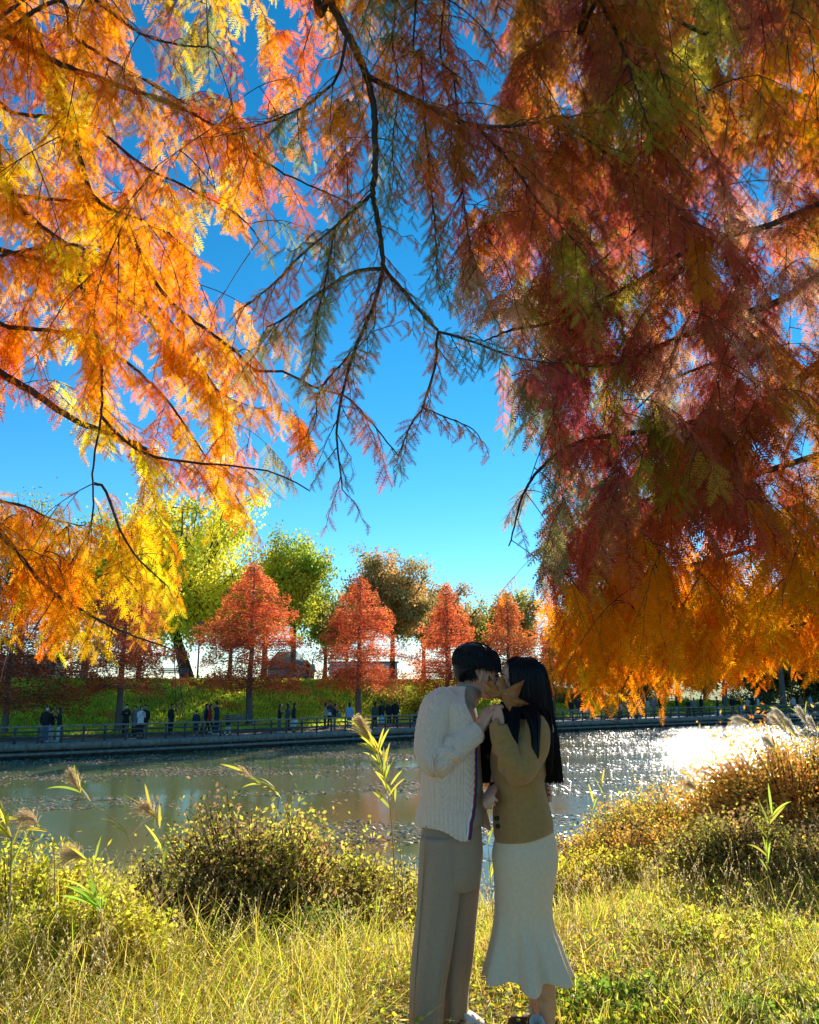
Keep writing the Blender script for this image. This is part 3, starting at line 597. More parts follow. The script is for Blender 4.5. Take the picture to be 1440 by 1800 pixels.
KM = 4.22/FPX*1.0       # metres per photo pixel at the couple (about)
def pt(px, py, Y, r=None): return W(px, py, Y)
def ptube(rows, S=14, n=24, cap=True, flat=None):
    """rows (px,py,Y,r metres)"""
    P = np.array([W(r[0], r[1], r[2]) for r in rows]); rr = np.array([r[3] for r in rows])
    Q = spl(np.c_[P, rr], n); return tubes(Q[None, :, :3], Q[None, :, 3], S, cap=cap)
def head(cx, cy, cz, f, s=1., tilt=0., turn=0., eo=0.):
    """head mesh, chin bottom at cz, facing f*X"""
    rg = [(0, .025, .070, .020), (.012, -.01, .080, .036), (.030, -.04, .086, .048), (.045, -.058, .083, .055), (.052, -.064, .092, .057), (.060, -.068, .088, .060), (.066, -.071, .093, .062), (.075, -.076, .088, .065), (.095, -.084, .086, .069),
          (.115, -.090, .080, .071), (.13, -.094, .088, .073), (.15, -.096, .092, .075), (.175, -.096, .088, .075), (.20, -.088, .074, .067), (.22, -.066, .048, .048), (.232, -.03, .015, .02)]
    rr = np.array([[(b+fr)/2, 0, z, (fr-b)/2, w] for z, b, fr, w in rg]); rr = spl(rr, 46)
    g = G(); g.add(*loft(rr, 36, expo=2.15))
    # nose, nostril wings, ears, eyeball lids, lips
    g.add(*tubes(np.array([[[.078, 0, .132], [.092, 0, .112], [.106, 0, .092], [.108, 0, .082], [.092, 0, .074]]]), np.array([[.008, .009, .012, .013, .008]]), 10, cap=True))
    for s_ in (-1, 1):
        g.add(*tubes(np.array([[[.088, s_*.012, .080], [.098, s_*.011, .082]]]), np.array([[.009, .008]]), 8, cap=True))
        g.add(*tubes(np.array([[[.066, s_*.045, .139], [.082, s_*.028, .144], [.088, s_*.012, .141]]]), np.array([[.006, .007, .005]]), 8, cap=True))
        th = np.linspace(-.6, 4.6, 12); ear = np.stack([-.012-.017*np.cos(th)*1.0, np.full(12, s_*(.081-eo))+s_*.006*np.cos(th+.4)*-1, .103+.030*np.sin(th)], -1)
        g.add(*tubes(ear[None], np.full((1, 12), .0065), 7, cap=True))
        g.add(*tubes(np.array([[[-.006, s_*.070, .10], [-.012, s_*(.081-eo), .103]]]), np.array([[.02, .012]]), 8, cap=True))
    V = np.concatenate(g.V)
    def tr(V):
        V = np.asarray(V, float)*s; V = V*[f, 1, 1]
        a = tilt*f; ca, sa = math.cos(a), math.sin(a); x, z = V[:, 0]*ca+V[:, 2]*sa, -V[:, 0]*sa+V[:, 2]*ca
        y = V[:, 1]; ct, st = math.cos(turn), math.sin(turn)
        return np.stack([x*ct-y*st+cx, x*st+y*ct+cy, z+cz], -1)
    return tr(V), [np.concatenate(q) for q in g.F.values()], tr
def hand(wrist, d, nrm_, s=1., curls=(.9, 1., 1.1, 1.2), thumb=1, thumbdir=None, spread=.12):
    """palm + five separate curled fingers. wrist point, d: direction of the palm, nrm_: palm normal (side the fingers close to)"""
    w = np.asarray(wrist, float); d = nrm(np.asarray(d, float)); n = np.asarray(nrm_, float); n = nrm(n-d*(n@d)); sd = np.cross(d, n)*thumb   # sd points to the thumb side
    g = G(); L = .088*s
    for q in (-.027, -.010, .008, .024):
        g.add(*tubes(np.array([[w+sd*q*s*.55, w+d*L*.5+sd*q*s*.95, w+d*L+sd*q*s]]), np.array([[.014, .0145, .0105]])*s, 10, cap=True))
    for i, (q, ln) in enumerate(((.027, .072), (.0095, .080), (-.0085, .074), (-.026, .058))):
        c = curls[i]; p = w+d*L*.98+sd*q*s; a = .25*c; pts = [p]; segs = (.42, .32, .26)
        for j, sg in enumerate(segs):
            dr = d*math.cos(a)+n*math.sin(a)+sd*q/.027*spread*(1 if j == 0 else .5)
            pts.append(pts[-1]+nrm(dr)*ln*s*sg); a += c*.95
        P = spl(np.array(pts), 9); g.add(*tubes(P[None], np.linspace(.0098, .0074, 9)[None]*s, 9, cap=True))
    td = nrm(sd*.8+d*.6+n*.25) if thumbdir is None else nrm(np.asarray(thumbdir, float))
    p = w+d*.022*s+sd*.022*s; p2 = p+td*.036*s; p3 = p2+nrm(td*.6+d*.55+n*.35)*.030*s; p4 = p3+nrm(td*.2+d*.8+n*.5)*.022*s
    g.add(*tubes(spl(np.array([w+d*.01*s, p, p2, p3, p4]), 10)[None], np.linspace(.0135, .0085, 10)[None]*s, 9, cap=True))
    return np.concatenate(g.V), [np.concatenate(q) for q in g.F.values()]
def figure(name, label, base):
    t = empty(name, base); tag(t, label, 'person'); return t
def part(g, name, mat, t, base, vox=0, sm=0, smooth=True):
    o = g.build(name, mat, t, smooth=smooth, off=base, usecol=False)
    if vox: add_remesh(o, vox, sm)
    return o
def strands(paths, r, t, base, name='hair_strands', mat=None, S=3):
    v, f = tubes(paths, r, S); return mesh(name, v-np.asarray(base), f, mat or M_hair, t, smooth=True)

# ---------------- man
YM = 4.22
mb = np.array([W(775, 1800, YM)[0], YM, 0.0]); man = figure('person', 'man in cream cable knit cardigan and wide taupe trousers kissing the long haired woman', mb)
hc = W(838, 1226, YM+.02)
HV, HF, mtr = head(hc[0], hc[1], hc[2], 1, 1.03, .16)
g = G(); g.add(HV, HF)
g.add(*ptube([(812, 1262, YM, .062), (818, 1240, YM, .057), (828, 1215, YM+.01, .058), (836, 1195, YM+.02, .055)]))
g.add(*loft(prow([(1236, 772, 830, .06), (1250, 765, 832, .12), (1290, 758, 838, .13), (1340, 756, 836, .115), (1400, 757, 834, .105), (1450, 756, 838, .12), (1480, 758, 840, .13), (1500, 770, 825, .11)], YM, 24), 30))
g.add(*ptube([(768, 1248, YM-.14, .05), (757, 1300, YM-.17, .045), (768, 1334, YM-.2, .042), (805, 1312, YM-.2, .036), (838, 1287, YM-.17, .027), (846, 1278, YM-.165, .027)]))
wr = W(842, 1283, YM-.168); kn = W(852, 1262, YM-.155)
g.add(*hand(wr, kn-wr, (.75, .62, .15), 1.02, curls=(1.15, 1.25, 1.35, 1.4), thumb=-1, thumbdir=(.25, .35, .9)))
g.add(*ptube([(788, 1248, YM+.14, .05), (820, 1330, YM+.24, .045), (862, 1372, YM+.30, .04), (915, 1388, YM+.26, .034), (940, 1388, YM+.17, .028)]))
w2 = W(940, 1388, YM+.17); g.add(*hand(w2, (.55, -.75, -.05), (-.85, -.5, 0), 1., curls=(.7, .75, .8, .85), thumb=1))
for (rows) in (([(790, 1480, YM-.07, .085), (770, 1620, YM-.08, .05), (750, 1785, YM-.09, .036), (750, 1805, YM-.09, .036)]), ([(810, 1480, YM+.08, .07), (806, 1620, YM+.09, .048), (798, 1780, YM+.09, .036), (798, 1800, YM+.09, .036)])):
    g.add(*ptube(rows))
part(g, 'body', M_skin, man, mb, .0045, 3)
# eye, brow, lips
g = G(); hp = mtr(np.array([[.079, -.033, .117], [.079, .033, .117]]))
for p in hp: g.add(*loft([[p[0], p[1], p[2]-.005, .004, .008], [p[0], p[1], p[2], .010, .014], [p[0], p[1], p[2]+.005, .004, .008]], 12))
part(g, 'eye', M_eye, man, mb)
g = G(); g.add(*tubes(mtr(np.array([[.070, -.050, .140], [.084, -.034, .148], [.091, -.016, .144]]))[None], np.array([[.002, .004, .003]]), 6, cap=True)); part(g, 'eyebrow', M_hair, man, mb)
g = G(); g.add(*tubes(mtr(np.array([[.080, -.028, .056], [.093, -.01, .058], [.095, 0, .058], [.093, .01, .058], [.080, .028, .056]]))[None], np.array([[.003, .007, .007, .007, .003]]), 8, cap=True)); part(g, 'lips', M_lip, man, mb)
# turtleneck sweater (torso + collar)
g = G()
g.add(*loft(prow([(1228, 790, 826, .07), (1236, 772, 834, .11), (1250, 758, 838, .16), (1280, 750, 843, .165), (1340, 748, 846, .15), (1400, 750, 850, .145), (1440, 750, 851, .15), (1451, 750, 851, .15)], YM, 30), 36))
part(g, 'sweater', M_shirt, man, mb, .010, 4)
g = G(); cr = [(806, 1256, YM, .082), (812, 1240, YM, .071), (819, 1225, YM+.005, .066), (827, 1209, YM+.01, .068), (825, 1212, YM+.01, .058), (817, 1226, YM+.005, .056)]
P = np.array([W(*r[:3]) for r in cr]); g.add(*tubes(P[None], np.array([[r[3] for r in cr]]), 28)); part(g, 'collar', M_shirt, man, mb)
# lanyard-like dark strap seam down the open front
g = G(); g.add(*ptube([(803, 1215, YM-.075, .004), (815, 1245, YM-.15, .004), (824, 1268, YM-.165, .004)], 6, 12)); part(g, 'neck_strap', M_navy, man, mb)

# cable-knit cardigan: dense open shell with modelled knitting
def knit(u, v):
    """height of the knit pattern; u metres around, v metres down"""
    w = u % .115
    rib = .0032*np.abs(np.sin(u*math.pi/.0135))
    cab = np.where((w > .03) & (w < .085), 0.0065*np.abs(np.sin((np.abs(w-.0575)*1.35+v)*math.pi/.03))*(1-((w-.0575)/.03)**2).clip(0, 1)+.001, rib)
    edge = np.exp(-((w-.027)/.004)**2)+np.exp(-((w-.088)/.004)**2)
    return cab-.002*edge
def open_shell(rows, Y, n, N, hem=.10):
    """rows: py, left, right, halfdepth, theta1, theta2 (deg; 0 = +X, going over the camera side), flare1, flare2"""
    A = spl(np.array(rows, float), n); th01 = np.linspace(0, 1, N)
    V = np.zeros((n, N, 3))
    a = W(A[:, 1], A[:, 0], Y); b = W(A[:, 2], A[:, 0], Y); cx = (a[:, 0]+b[:, 0])/2; rx = (b[:, 0]-a[:, 0])/2; z = a[:, 2]
    th = np.radians(A[:, 4:5]+(A[:, 5:6]-A[:, 4:5])*th01[None])
    u = th*np.mean((rx+A[:, 3])/2); v = (z[0]-z)[:, None]*np.ones_like(th)
    endh = (z-z[-1])[:, None]*np.ones_like(th)
    rib = .006*np.abs(np.sin(u*math.pi/.019)); k = np.where(endh < hem, rib, knit(u, v))
    # soft folds
    fo = (.009*np.sin(u*9+v*6)*np.sin(v*9+1)+.007*np.sin(u*17-v*11+1))*sst(.05, .2, v)
    fl = 1+A[:, 6:7]*np.exp(-((th01[None])/.10)**2)+A[:, 7:8]*np.exp(-((1-th01[None])/.10)**2)
    rr = k+fo
    V[..., 0] = cx[:, None]+(rx[:, None]*fl+rr)*np.cos(th); V[..., 1] = Y-(A[:, 3:4]*fl+rr)*np.sin(th); V[..., 2] = z[:, None]
    idx = np.arange(n*N).reshape(n, N); F = np.stack([idx[:-1, :-1], idx[1:, :-1], idx[1:, 1:], idx[:-1, 1:]], -1).reshape(-1, 4)
    return V, F
rowsC = [(1208, 793, 822, .075, 60, 315, 0, 0), (1216, 780, 824, .10, 62, 315, 0, 0), (1226, 762, 828, .15, 62, 315, 0, 0), (1240, 748, 834, .195, 60, 316, 0, 0), (1262, 743, 843, .20, 55, 318, 0, 0), (1300, 741, 852, .19, 52, 320, 0, 0), (1350, 740, 855, .182, 53, 322, 0, .02),
         (1400, 739, 857, .182, 58, 326, 0, .06), (1430, 738, 859, .186, 66, 330, .02, .10), (1452, 738, 862, .188, 72, 334, .03, .14)]
CV, CF = open_shell(rowsC, YM, 300, 420)
# lift the back hem a little, lower the front corner
thn = np.linspace(0, 1, 420)[None]; rown = np.linspace(0, 1, 300)[:, None]
CV[..., 2] -= (rown**4)*(.05*np.exp(-((thn-.03)/.09)**2)+.05*np.exp(-((thn-1)/.12)**2)-.012)
g = G(); g.add(CV, CF)
def sleeve(rows, n, S, amp=1., cuffN=0, wr=0):
    P = np.array([W(r[0], r[1], r[2]) for r in rows]); Q = spl(np.c_[P, [r[3] for r in rows]], n)
    V, F = tubes(Q[None, :, :3], Q[None, :, 3], S); V = V.reshape(n, S, 3); C = Q[:, None, :3]; D = nrm(V-C)
    ds = np.r_[0, np.cumsum(np.linalg.norm(np.diff(Q[:, :3], axis=0), axis=1))]; v = ds[:, None]*np.ones((n, S)); u = np.linspace(0, 1, S, endpoint=False)[None]*.42*np.ones((n, S))
    k = knit(u, v)*amp + (wr*.007*np.sin(v*70+4*np.sin(u*14))*np.exp(-((v-.42)/.11)**2))
    return V+D*k[..., None], F, Q
SV, SF, Q = sleeve([(785, 1234, YM-.09, .078), (770, 1246, YM-.14, .078), (762, 1272, YM-.165, .076), (757, 1300, YM-.18, .072), (757, 1322, YM-.19, .071), (766, 1336, YM-.195, .070), (783, 1328, YM-.2, .066), (806, 1311, YM-.2, .055)], 240, 150, wr=1)
g.add(SV, SF)
# far sleeve, reaching round the woman's back
SV, SF, Q = sleeve([(790, 1240, YM+.12, .07), (818, 1320, YM+.23, .066), (860, 1368, YM+.30, .060), (912, 1386, YM+.27, .052), (932, 1388, YM+.19, .046)], 90, 60)
g.add(SV, SF)
card = part(g, 'cardigan', M_cream, man, mb)
sm = card.modifiers.new('thickness', 'SOLIDIFY'); sm.thickness = .006; sm.offset = -1
g = G(); n = 60; Pq = np.array([W(799, 1315, YM-.2), W(806, 1311, YM-.2), W(820, 1300, YM-.19), W(834, 1289, YM-.175), W(838, 1286, YM-.172), W(836, 1287.5, YM-.173)]); rq = np.array([.058, .0575, .054, .052, .049, .034]); Q = spl(np.c_[Pq, rq], n)
V, F = tubes(Q[None, :, :3], Q[None, :, 3], 192); V = V.reshape(n, 192, 3); D = nrm(V-Q[:, None, :3]); V = V+D*(.0035*np.abs(np.sin(np.arange(192)*math.pi/6)))[None, :, None]
g.add(V, F); part(g, 'cuff', M_cream, man, mb)
# placket ribbon down the near front edge: white / red / navy stripes
e0 = CV[:, 0]; sel = np.arange(165, 300, 3)
ed = e0[sel]; tn = np.array([0.9, -.45, 0])
for k_, (a, b, m, nm) in enumerate(((-.016, -.004, M_white, 'white_trim'), (-.008, -.001, M_red, 'red_trim'), (-.001, .008, M_navy, 'navy_trim'))):
    g = G(); off0 = np.array([a, -.016-.001*k_, 0]); off1 = np.array([b, -.016-.001*k_, 0]); A = ed+off0; B = ed+off1; Cc = ed+off1+[0, .004, 0]; Dd = ed+off0+[0, .004, 0]
    V = np.stack([A, B, Cc, Dd], 1); kk = len(ed); idx = np.arange(kk*4).reshape(kk, 4); F = np.stack([idx[:-1], np.roll(idx[:-1], -1, 1), np.roll(idx[1:], -1, 1), idx[1:]], -1).reshape(-1, 4)
    g.add(V, [F, idx[:1, ::-1], idx[-1:]]); part(g, nm, m, man, mb)
# rolled front band of the V neck
g = G(); band = e0[np.arange(0, 300, 4)]+np.array([.0, -.004, 0]); v, f = tubes(band[None], np.full((1, len(band)), .0085), 8, cap=True); g.add(v, f)
band = CV[np.arange(0, 300, 4), -1]; v, f = tubes(band[None], np.full((1, len(band)), .0085), 8, cap=True); g.add(v, f); part(g, 'front_band', M_cream, man, mb)
# trousers
def crease(amp, k, ph, fr=None):
    def fn(th, t): return 1+amp*t**.7*(np.sin(k*th+ph)*.6+.4*np.sin((k+2)*th+ph*2+t*2))
    return fn
g = G(); g.add(*loft(prow([(1440, 745, 846, .14), (1460, 741, 847, .15), (1500, 737, 848, .155), (1540, 737, 844, .155), (1560, 745, 838, .13)], YM, 14), 60))
g.add(*loft(prow([(1470, 739, 812, .085), (1500, 736.5, 811, .098), (1560, 733.5, 808, .10), (1620, 730, 801, .10), (1680, 723.5, 792, .105), (1740, 719.5, 782, .11), (1790, 718, 778, .115), (1812, 717, 778, .117)], YM-.075, 60), 90, fn=crease(.12, 5, .6)))
g.add(*loft(prow([(1470, 770, 847, .085), (1500, 775, 849, .095), (1560, 776, 843, .10), (1620, 774, 837, .10), (1680, 770, 832, .10), (1740, 770, 824, .105), (1785, 772, 822, .11), (1800, 773, 821, .11)], YM+.10, 60), 90, fn=crease(.12, 4, 2.)))
tr = part(g, 'trousers', M_trous, man, mb, .0065, 5)
g = G()
g.add(*ptube([(749, 1452, YM-.185, .003), (746, 1500, YM-.16, .003), (742, 1560, YM-.150, .003), (736, 1640, YM-.15, .003), (729, 1740, YM-.155, .003), (727, 1808, YM-.16, .003)], 6, 40)); part(g, 'side_seam', M_trous, man, mb)
for rr_, Y_, nm in (((728, 790), YM-.09, 's'), ((795, 851), YM+.07, 's')):
    g = G(); a = W(rr_[0]+10, 1800, Y_); b = W(rr_[1], 1800, Y_); x0, x1 = a[0], b[0]
    g.add(*loft([[(x0+x1)/2, Y_, -.005, (x1-x0)/2, .05], [(x0+x1)/2, Y_, .03, (x1-x0)/2+.004, .053], [(x0+x1)/2-.01, Y_, .055, (x1-x0)/2-.02, .047], [(x0+x1)/2-.05, Y_, .095, (x1-x0)/2-.07, .042]], 28, expo=2.4)); part(g, 'shoe', M_shoe, man, mb)
    g = G(); g.add(*loft([[(x0+x1)/2, Y_, -.012, (x1-x0)/2+.005, .055], [(x0+x1)/2, Y_, .015, (x1-x0)/2+.006, .056]], 28, expo=2.4)); part(g, 'shoe_sole', M_white, man, mb)
# hair: cap volume plus combed strands
g = G()
g.add(*loft(prow([(1131, 822, 838, .02), (1133, 812, 850, .05), (1138, 806, 860, .075), (1146, 800, 869, .088), (1155, 797, 875, .094), (1164, 796, 878.5, .096), (1170, 796, 878, .096), (1174, 796.5, 872, .095), (1177, 797, 846, .094), (1184, 799, 824, .085), (1192, 801, 818, .07), (1199, 806, 814, .05)], YM+.02, 40), 48))
part(g, 'hair', M_hair, man, mb, .006, 2)
rng = np.random.default_rng(5); n = 900; cr0 = W(826, 1134, YM+.02)
th = rng.uniform(0, 6.28, n); e = []
RX = .128; RY = .10; ctr = W(837, 1164, YM+.02)
u = np.linspace(0, 1, 9)
dropz = np.where(np.cos(th) > .25, .045, np.where(np.cos(th) > -.3, .028+.0*th, .085))+rng.normal(0, .008, n)
P = np.zeros((n, 9, 3))
for j, q in enumerate(u):
    rr_ = np.sin(min(q*1.35, 1)*math.pi/2)
    P[:, j, 0] = ctr[0]-.012*(1-q)+RX*(1-.10*(np.cos(th) < -.2)*q)*rr_*np.cos(th+.25*(1-q)); P[:, j, 1] = ctr[1]+RY*rr_*np.sin(th+.25*(1-q))
    P[:, j, 2] = ctr[2]+.092*np.cos(min(q*1.35, 1)*math.pi/2)-max(0, q-.55)/.45*dropz+.004*np.sin(th*9)
P[:, :, 0] = np.minimum(P[:, :, 0], ctr[0]+.124); low = np.clip((ctr[2]-.01-P[:, :, 2])/.08, 0, 1); P[:, :, 0] += .040*low*(np.cos(th)[:, None] < 0)
P += rng.normal(0, .0018, (n, 1, 3))
strands(P, np.linspace(.0028, .0012, 9)[None]*np.ones((n, 1)), man, mb)

# ---------------- woman
YW = 4.20
wb = np.array([W(925, 1790, YW)[0], YW, 0.0]); woman = figure('person', 'long haired woman in camel cardigan and flared cream skirt kissing the man', wb)
hc = W(905, 1237, YW)
HV, HF, wtr = head(hc[0], hc[1], hc[2], -1, .93, -.14, eo=.012)
g = G(); g.add(HV, HF)
g.add(*ptube([(925, 1275, YW, .05), (920, 1255, YW, .045), (915, 1235, YW, .048), (914, 1215, YW, .05)]))
g.add(*loft(prow([(1262, 905, 945, .05), (1275, 893, 950, .11), (1310, 884, 953, .12), (1360, 888, 945, .10), (1400, 880, 955, .105), (1450, 878, 966, .13), (1520, 880, 968, .13), (1560, 890, 960, .1)], YW, 24), 30))
g.add(*ptube([(940, 1280, YW-.12, .045), (925, 1335, YW-.17, .042), (912, 1358, YW-.19, .040), (893, 1325, YW-.2, .034), (879, 1285, YW-.175, .024), (877, 1276, YW-.17, .024)]))
wr = W(878, 1278, YW-.17); kn = W(873, 1254, YW-.155)
g.add(*hand(wr, kn-wr, (.45, .85, .25), .86, curls=(.75, .95, 1.1, 1.2), thumb=1, thumbdir=(.55, .25, .95)))
g.add(*ptube([(930, 1285, YW+.12, .045), (905, 1350, YW+.17, .042), (890, 1384, YW+.12, .038), (866, 1386, YW-.03, .027)]))
w2 = W(866, 1384, YW-.05); g.add(*hand(w2, (-.25, -.8, -.35), (.55, .1, -.8), .92, curls=(.8, .9, 1., 1.1), thumb=-1))
g.add(*ptube([(930, 1540, YW-.05, .085), (945, 1640, YW-.06, .06), (958, 1740, YW-.07, .05), (962, 1785, YW-.07, .036), (962, 1800, YW-.07, .037)]))
g.add(*ptube([(925, 1540, YW+.06, .085), (935, 1640, YW+.06, .06), (945, 1740, YW+.07, .05), (945, 1778, YW+.07, .036), (945, 1790, YW+.07, .037)]))
part(g, 'body', M_skin, woman, wb, .0045, 3)
g = G(); hp = wtr(np.array([[.080, -.033, .117], [.080, .033, .117]]))
for p in hp: g.add(*loft([[p[0], p[1], p[2]-.004, .004, .008], [p[0], p[1], p[2], .009, .014], [p[0], p[1], p[2]+.004, .004, .008]], 12))
part(g, 'eye', M_eye, woman, wb)
g = G(); g.add(*tubes(wtr(np.array([[.074, -.052, .138], [.088, -.034, .146], [.094, -.016, .143]]))[None], np.array([[.0015, .003, .0025]]), 6, cap=True)); part(g, 'eyebrow', M_hair, woman, wb)
g = G(); g.add(*tubes(wtr(np.array([[.080, -.024, .056], [.094, -.01, .058], [.096, 0, .058], [.094, .01, .058], [.080, .024, .056]]))[None], np.array([[.003, .007, .007, .007, .003]]), 8, cap=True)); part(g, 'lips', M_lip, woman, wb)
# camel cardigan
def fold(amp, *w):
    def fn(th, t):
        r = 1+0*th*t
        for (k, m, p) in w: r = r+amp*np.sin(k*th+m*t*6+p)
        return r
    return fn
g = G(); g.add(*loft(prow([(1258, 905, 930, .06), (1264, 898, 942, .08), (1272, 890, 955, .12), (1285, 880, 962, .155), (1310, 866, 966, .165), (1340, 861, 966, .155), (1372, 865, 958, .14), (1400, 870, 962, .145), (1430, 869, 970, .160), (1450, 869, 973, .166), (1458, 869, 973.5, .168)], YW, 90), 110, fn=fold(.017, (3, 1.1, 0), (5, -1.7, 1.), (2, 2.6, 2.))))
V = g.V[0]; zt = W(870, 1400, YW)[2]; zb = V[:, 2].min(); xr = W(973, 1450, YW)[0]; V[:, 2] -= .055*np.clip((zt-V[:, 2])/(zt-zb), 0, 1)**2*np.clip((xr-V[:, 0])/.30, 0, 1)
def wsleeve(rows, n=150, S=90, c=.36, amp=.012):
    P = np.array([W(r[0], r[1], r[2]) for r in rows]); Q = spl(np.c_[P, [r[3] for r in rows]], n); V, F = tubes(Q[None, :, :3], Q[None, :, 3], S, cap=False); V = V.reshape(n, S, 3); D = nrm(V-Q[:, None, :3])
    ds = np.r_[0, np.cumsum(np.linalg.norm(np.diff(Q[:, :3], axis=0), axis=1))][:, None]; th = np.linspace(0, 2*math.pi, S, endpoint=False)[None]
    k = amp*(np.sin(ds*75+3*np.sin(th+.5))*np.exp(-((ds-c)/.09)**2)*(.5+.5*np.cos(th-1.2)) + .4*np.sin(ds*40+th*2))
    return V+D*k[..., None], F
g.add(*wsleeve([(948, 1276, YW-.07, .070), (943, 1292, YW-.12, .073), (934, 1320, YW-.155, .073), (922, 1346, YW-.185, .072), (909, 1355, YW-.20, .070), (898, 1337, YW-.205, .062), (889, 1316, YW-.2, .054), (882, 1300, YW-.19, .047)], c=.33))
g.add(*wsleeve([(930, 1285, YW+.10, .07), (910, 1345, YW+.17, .068), (896, 1378, YW+.13, .056), (878, 1386, YW+.03, .044)], 60, 40))
tc = part(g, 'cardigan', M_tan, woman, wb)
g = G(); Pq = np.array([W(884, 1303, YW-.192), W(882, 1299, YW-.19), W(879, 1288, YW-.182), W(877, 1279, YW-.176), W(877, 1277, YW-.175), W(877.5, 1281, YW-.176)]); Q = spl(np.c_[Pq, [.048, .0515, .047, .044, .041, .03]], 30)
V, F = tubes(Q[None, :, :3], Q[None, :, 3], 96); V = V.reshape(30, 96, 3); D = nrm(V-Q[:, None, :3]); V = V+D*(.0012*np.sin(np.arange(96)*math.pi/2))[None, :, None]; g.add(V, F); part(g, 'cuff', M_tan, woman, wb)
for (px, py, dy) in ((857.5, 1330, -.03), (864.5, 1378, -.04), (873, 1438, -.06), (875, 1452, -.06), (866, 1301, -.185)):
    p = W(px+1.5, py, YW+dy); th = np.linspace(0, 2*math.pi, 13)[:-1]; g = G()
    v, f = tubes(np.array([[p+[.002, -.004, 0], p+[-.010, -.012, 0]]]), np.array([[.011, .010]]), 12, cap=True); g.add(v, f); part(g, 'button', M_dark, woman, wb)
# skirt: fitted to the thigh, then a fluted flare
def flute(th, t):
    a = sst(.34, .95, t); f_ = np.sin(7*th+.7)+.45*np.sin(12*th+2.2)
    return 1+a*.15*f_+.012*np.sin(3*th+5*t)
SR = prow([(1440, 884, 964, .128), (1462, 876, 971, .144), (1500, 867, 978.5, .162), (1530, 869, 976, .162), (1560, 871, 970.5, .155), (1600, 871.5, 967.5, .15), (1630, 870, 971, .16), (1660, 867, 979, .18), (1690, 864, 985, .20), (1718, 860, 992, .22), (1744, 856, 1001, .245)], YW, 90)
SVv, SFf = loft(SR, 150, caps=False, fn=flute); SVv = SVv.reshape(90, 150, 3)
th = np.arange(150)*2*math.pi/150; tt = np.linspace(0, 1, 90)[:, None]
SVv[..., 2] += (sst(.55, 1, tt))*(.03*np.sin(7*th+.7)[None]*-.4 + (.03-.0*th+np.clip(-np.sin(th), 0, 1)*.05)[None] + .035*np.abs(np.cos(th))[None])
g = G(); g.add(SVv, SFf); sk = part(g, 'skirt', M_skirt, woman, wb); s2 = sk.modifiers.new('thickness', 'SOLIDIFY'); s2.thickness = .006
# pompom mules
for (px, py, Y_) in ((938, 1776, YW+.08), (940, 1797, YW-.09)):
    c = W(px, py, Y_); g = G(); x = c[0]
    g.add(*loft([[x+.0, Y_, -.01, .125, .045], [x, Y_, .02, .125, .047], [x-.02, Y_, .045, .10, .044], [x-.035, Y_, .062, .06, .035]], 26, expo=2.3)); part(g, 'shoe', M_brown, woman, wb)
    n = 1500; d = nrm(RNG.normal(0, 1, (n, 3))); cc = np.array([x+.01, Y_-.01, .095]); P = np.stack([cc+d*.012, cc+d*.034*RNG.uniform(.9, 1.1, (n, 1))], 1); g = G(); g.add(*tubes(P, np.array([[.003, .0012]])*np.ones((n, 1)), 3)); part(g, 'pompom', M_fluff, woman, wb)
# hair
g = G()
g.add(*loft(prow([(1157, 912, 930, .03), (1160, 899, 940, .062), (1166, 892, 950, .086), (1176, 889.5, 956, .098), (1190, 890, 960, .102), (1205, 891.5, 963, .102), (1225, 895, 966, .098), (1245, 898, 969, .090), (1262, 904, 971, .092), (1285, 928, 973, .10), (1310, 944, 975, .09), (1340, 952, 978, .07), (1360, 956, 974, .05), (1368, 958, 968, .03)], YW+.02, 60), 60, expo=3.4, fn=lambda th, t: 1+.012*np.sin(th*13)+.01*np.sin(th*29+1)+0*t))
part(g, 'hair', M_hair, woman, wb)
rng = np.random.default_rng(9); n = 1500; P = np.zeros((n, 12, 3)); th = rng.uniform(0, 6.28, n); u = np.linspace(0, 1, 12)
rowA = prow([(1157.5, 908, 932, .03), (1166, 891.5, 950, .088), (1180, 889, 957, .102), (1205, 891, 963.5, .106), (1230, 895, 967, .101), (1256, 900, 971, .096), (1285, 921, 974, .105), (1320, 941, 978, .10), (1350, 952, 981, .08), (1374, 956, 984, .06)], YW+.02, 12)
L = np.clip(rng.uniform(.72, 1.08, n), 0, 1)
for j in range(12):
    f = u[j]*L*11; i = np.minimum(f.astype(int), 10); w = (f-i)[:, None]; r_ = rowA[i]*(1-w)+rowA[i+1]*w
    a = th+.12*np.sin(u[j]*3+th*3); P[:, j] = np.stack([r_[:, 0]+r_[:, 3]*np.sign(np.cos(a))*np.abs(np.cos(a))**.63, r_[:, 1]+r_[:, 4]*np.sign(np.sin(a))*np.abs(np.sin(a))**.63, r_[:, 2]], -1)
P += rng.normal(0, .003, (n, 1, 3)); P[:, 6:] += rng.normal(0, .006, (n, 1, 3))*np.linspace(0, 1, 6)[None, :, None]
strands(P, np.linspace(.003, .0012, 12)[None]*np.ones((n, 1)), woman, wb)
# flyaways on both heads
rng = np.random.default_rng(11); n = 170; k9 = rng.integers(0, P.shape[0], n); FP = P[k9].copy(); dv = FP-np.array([FP[:, :, 0].mean(), YW+.02, 0])*[1, 1, 0]; dv[..., 2] = 0
FP += nrm(dv)*(rng.uniform(.004, .02, (n, 1, 1))*np.linspace(0, 1, 12)[None, :, None]); FP[:, :, 0] += .006*np.sin(np.linspace(0, 5, 12)[None]+rng.uniform(0, 6, (n, 1))); strands(FP, np.linspace(.0011, .0006, 12)[None]*np.ones((n, 1)), woman, wb, 'flyaway_hair')
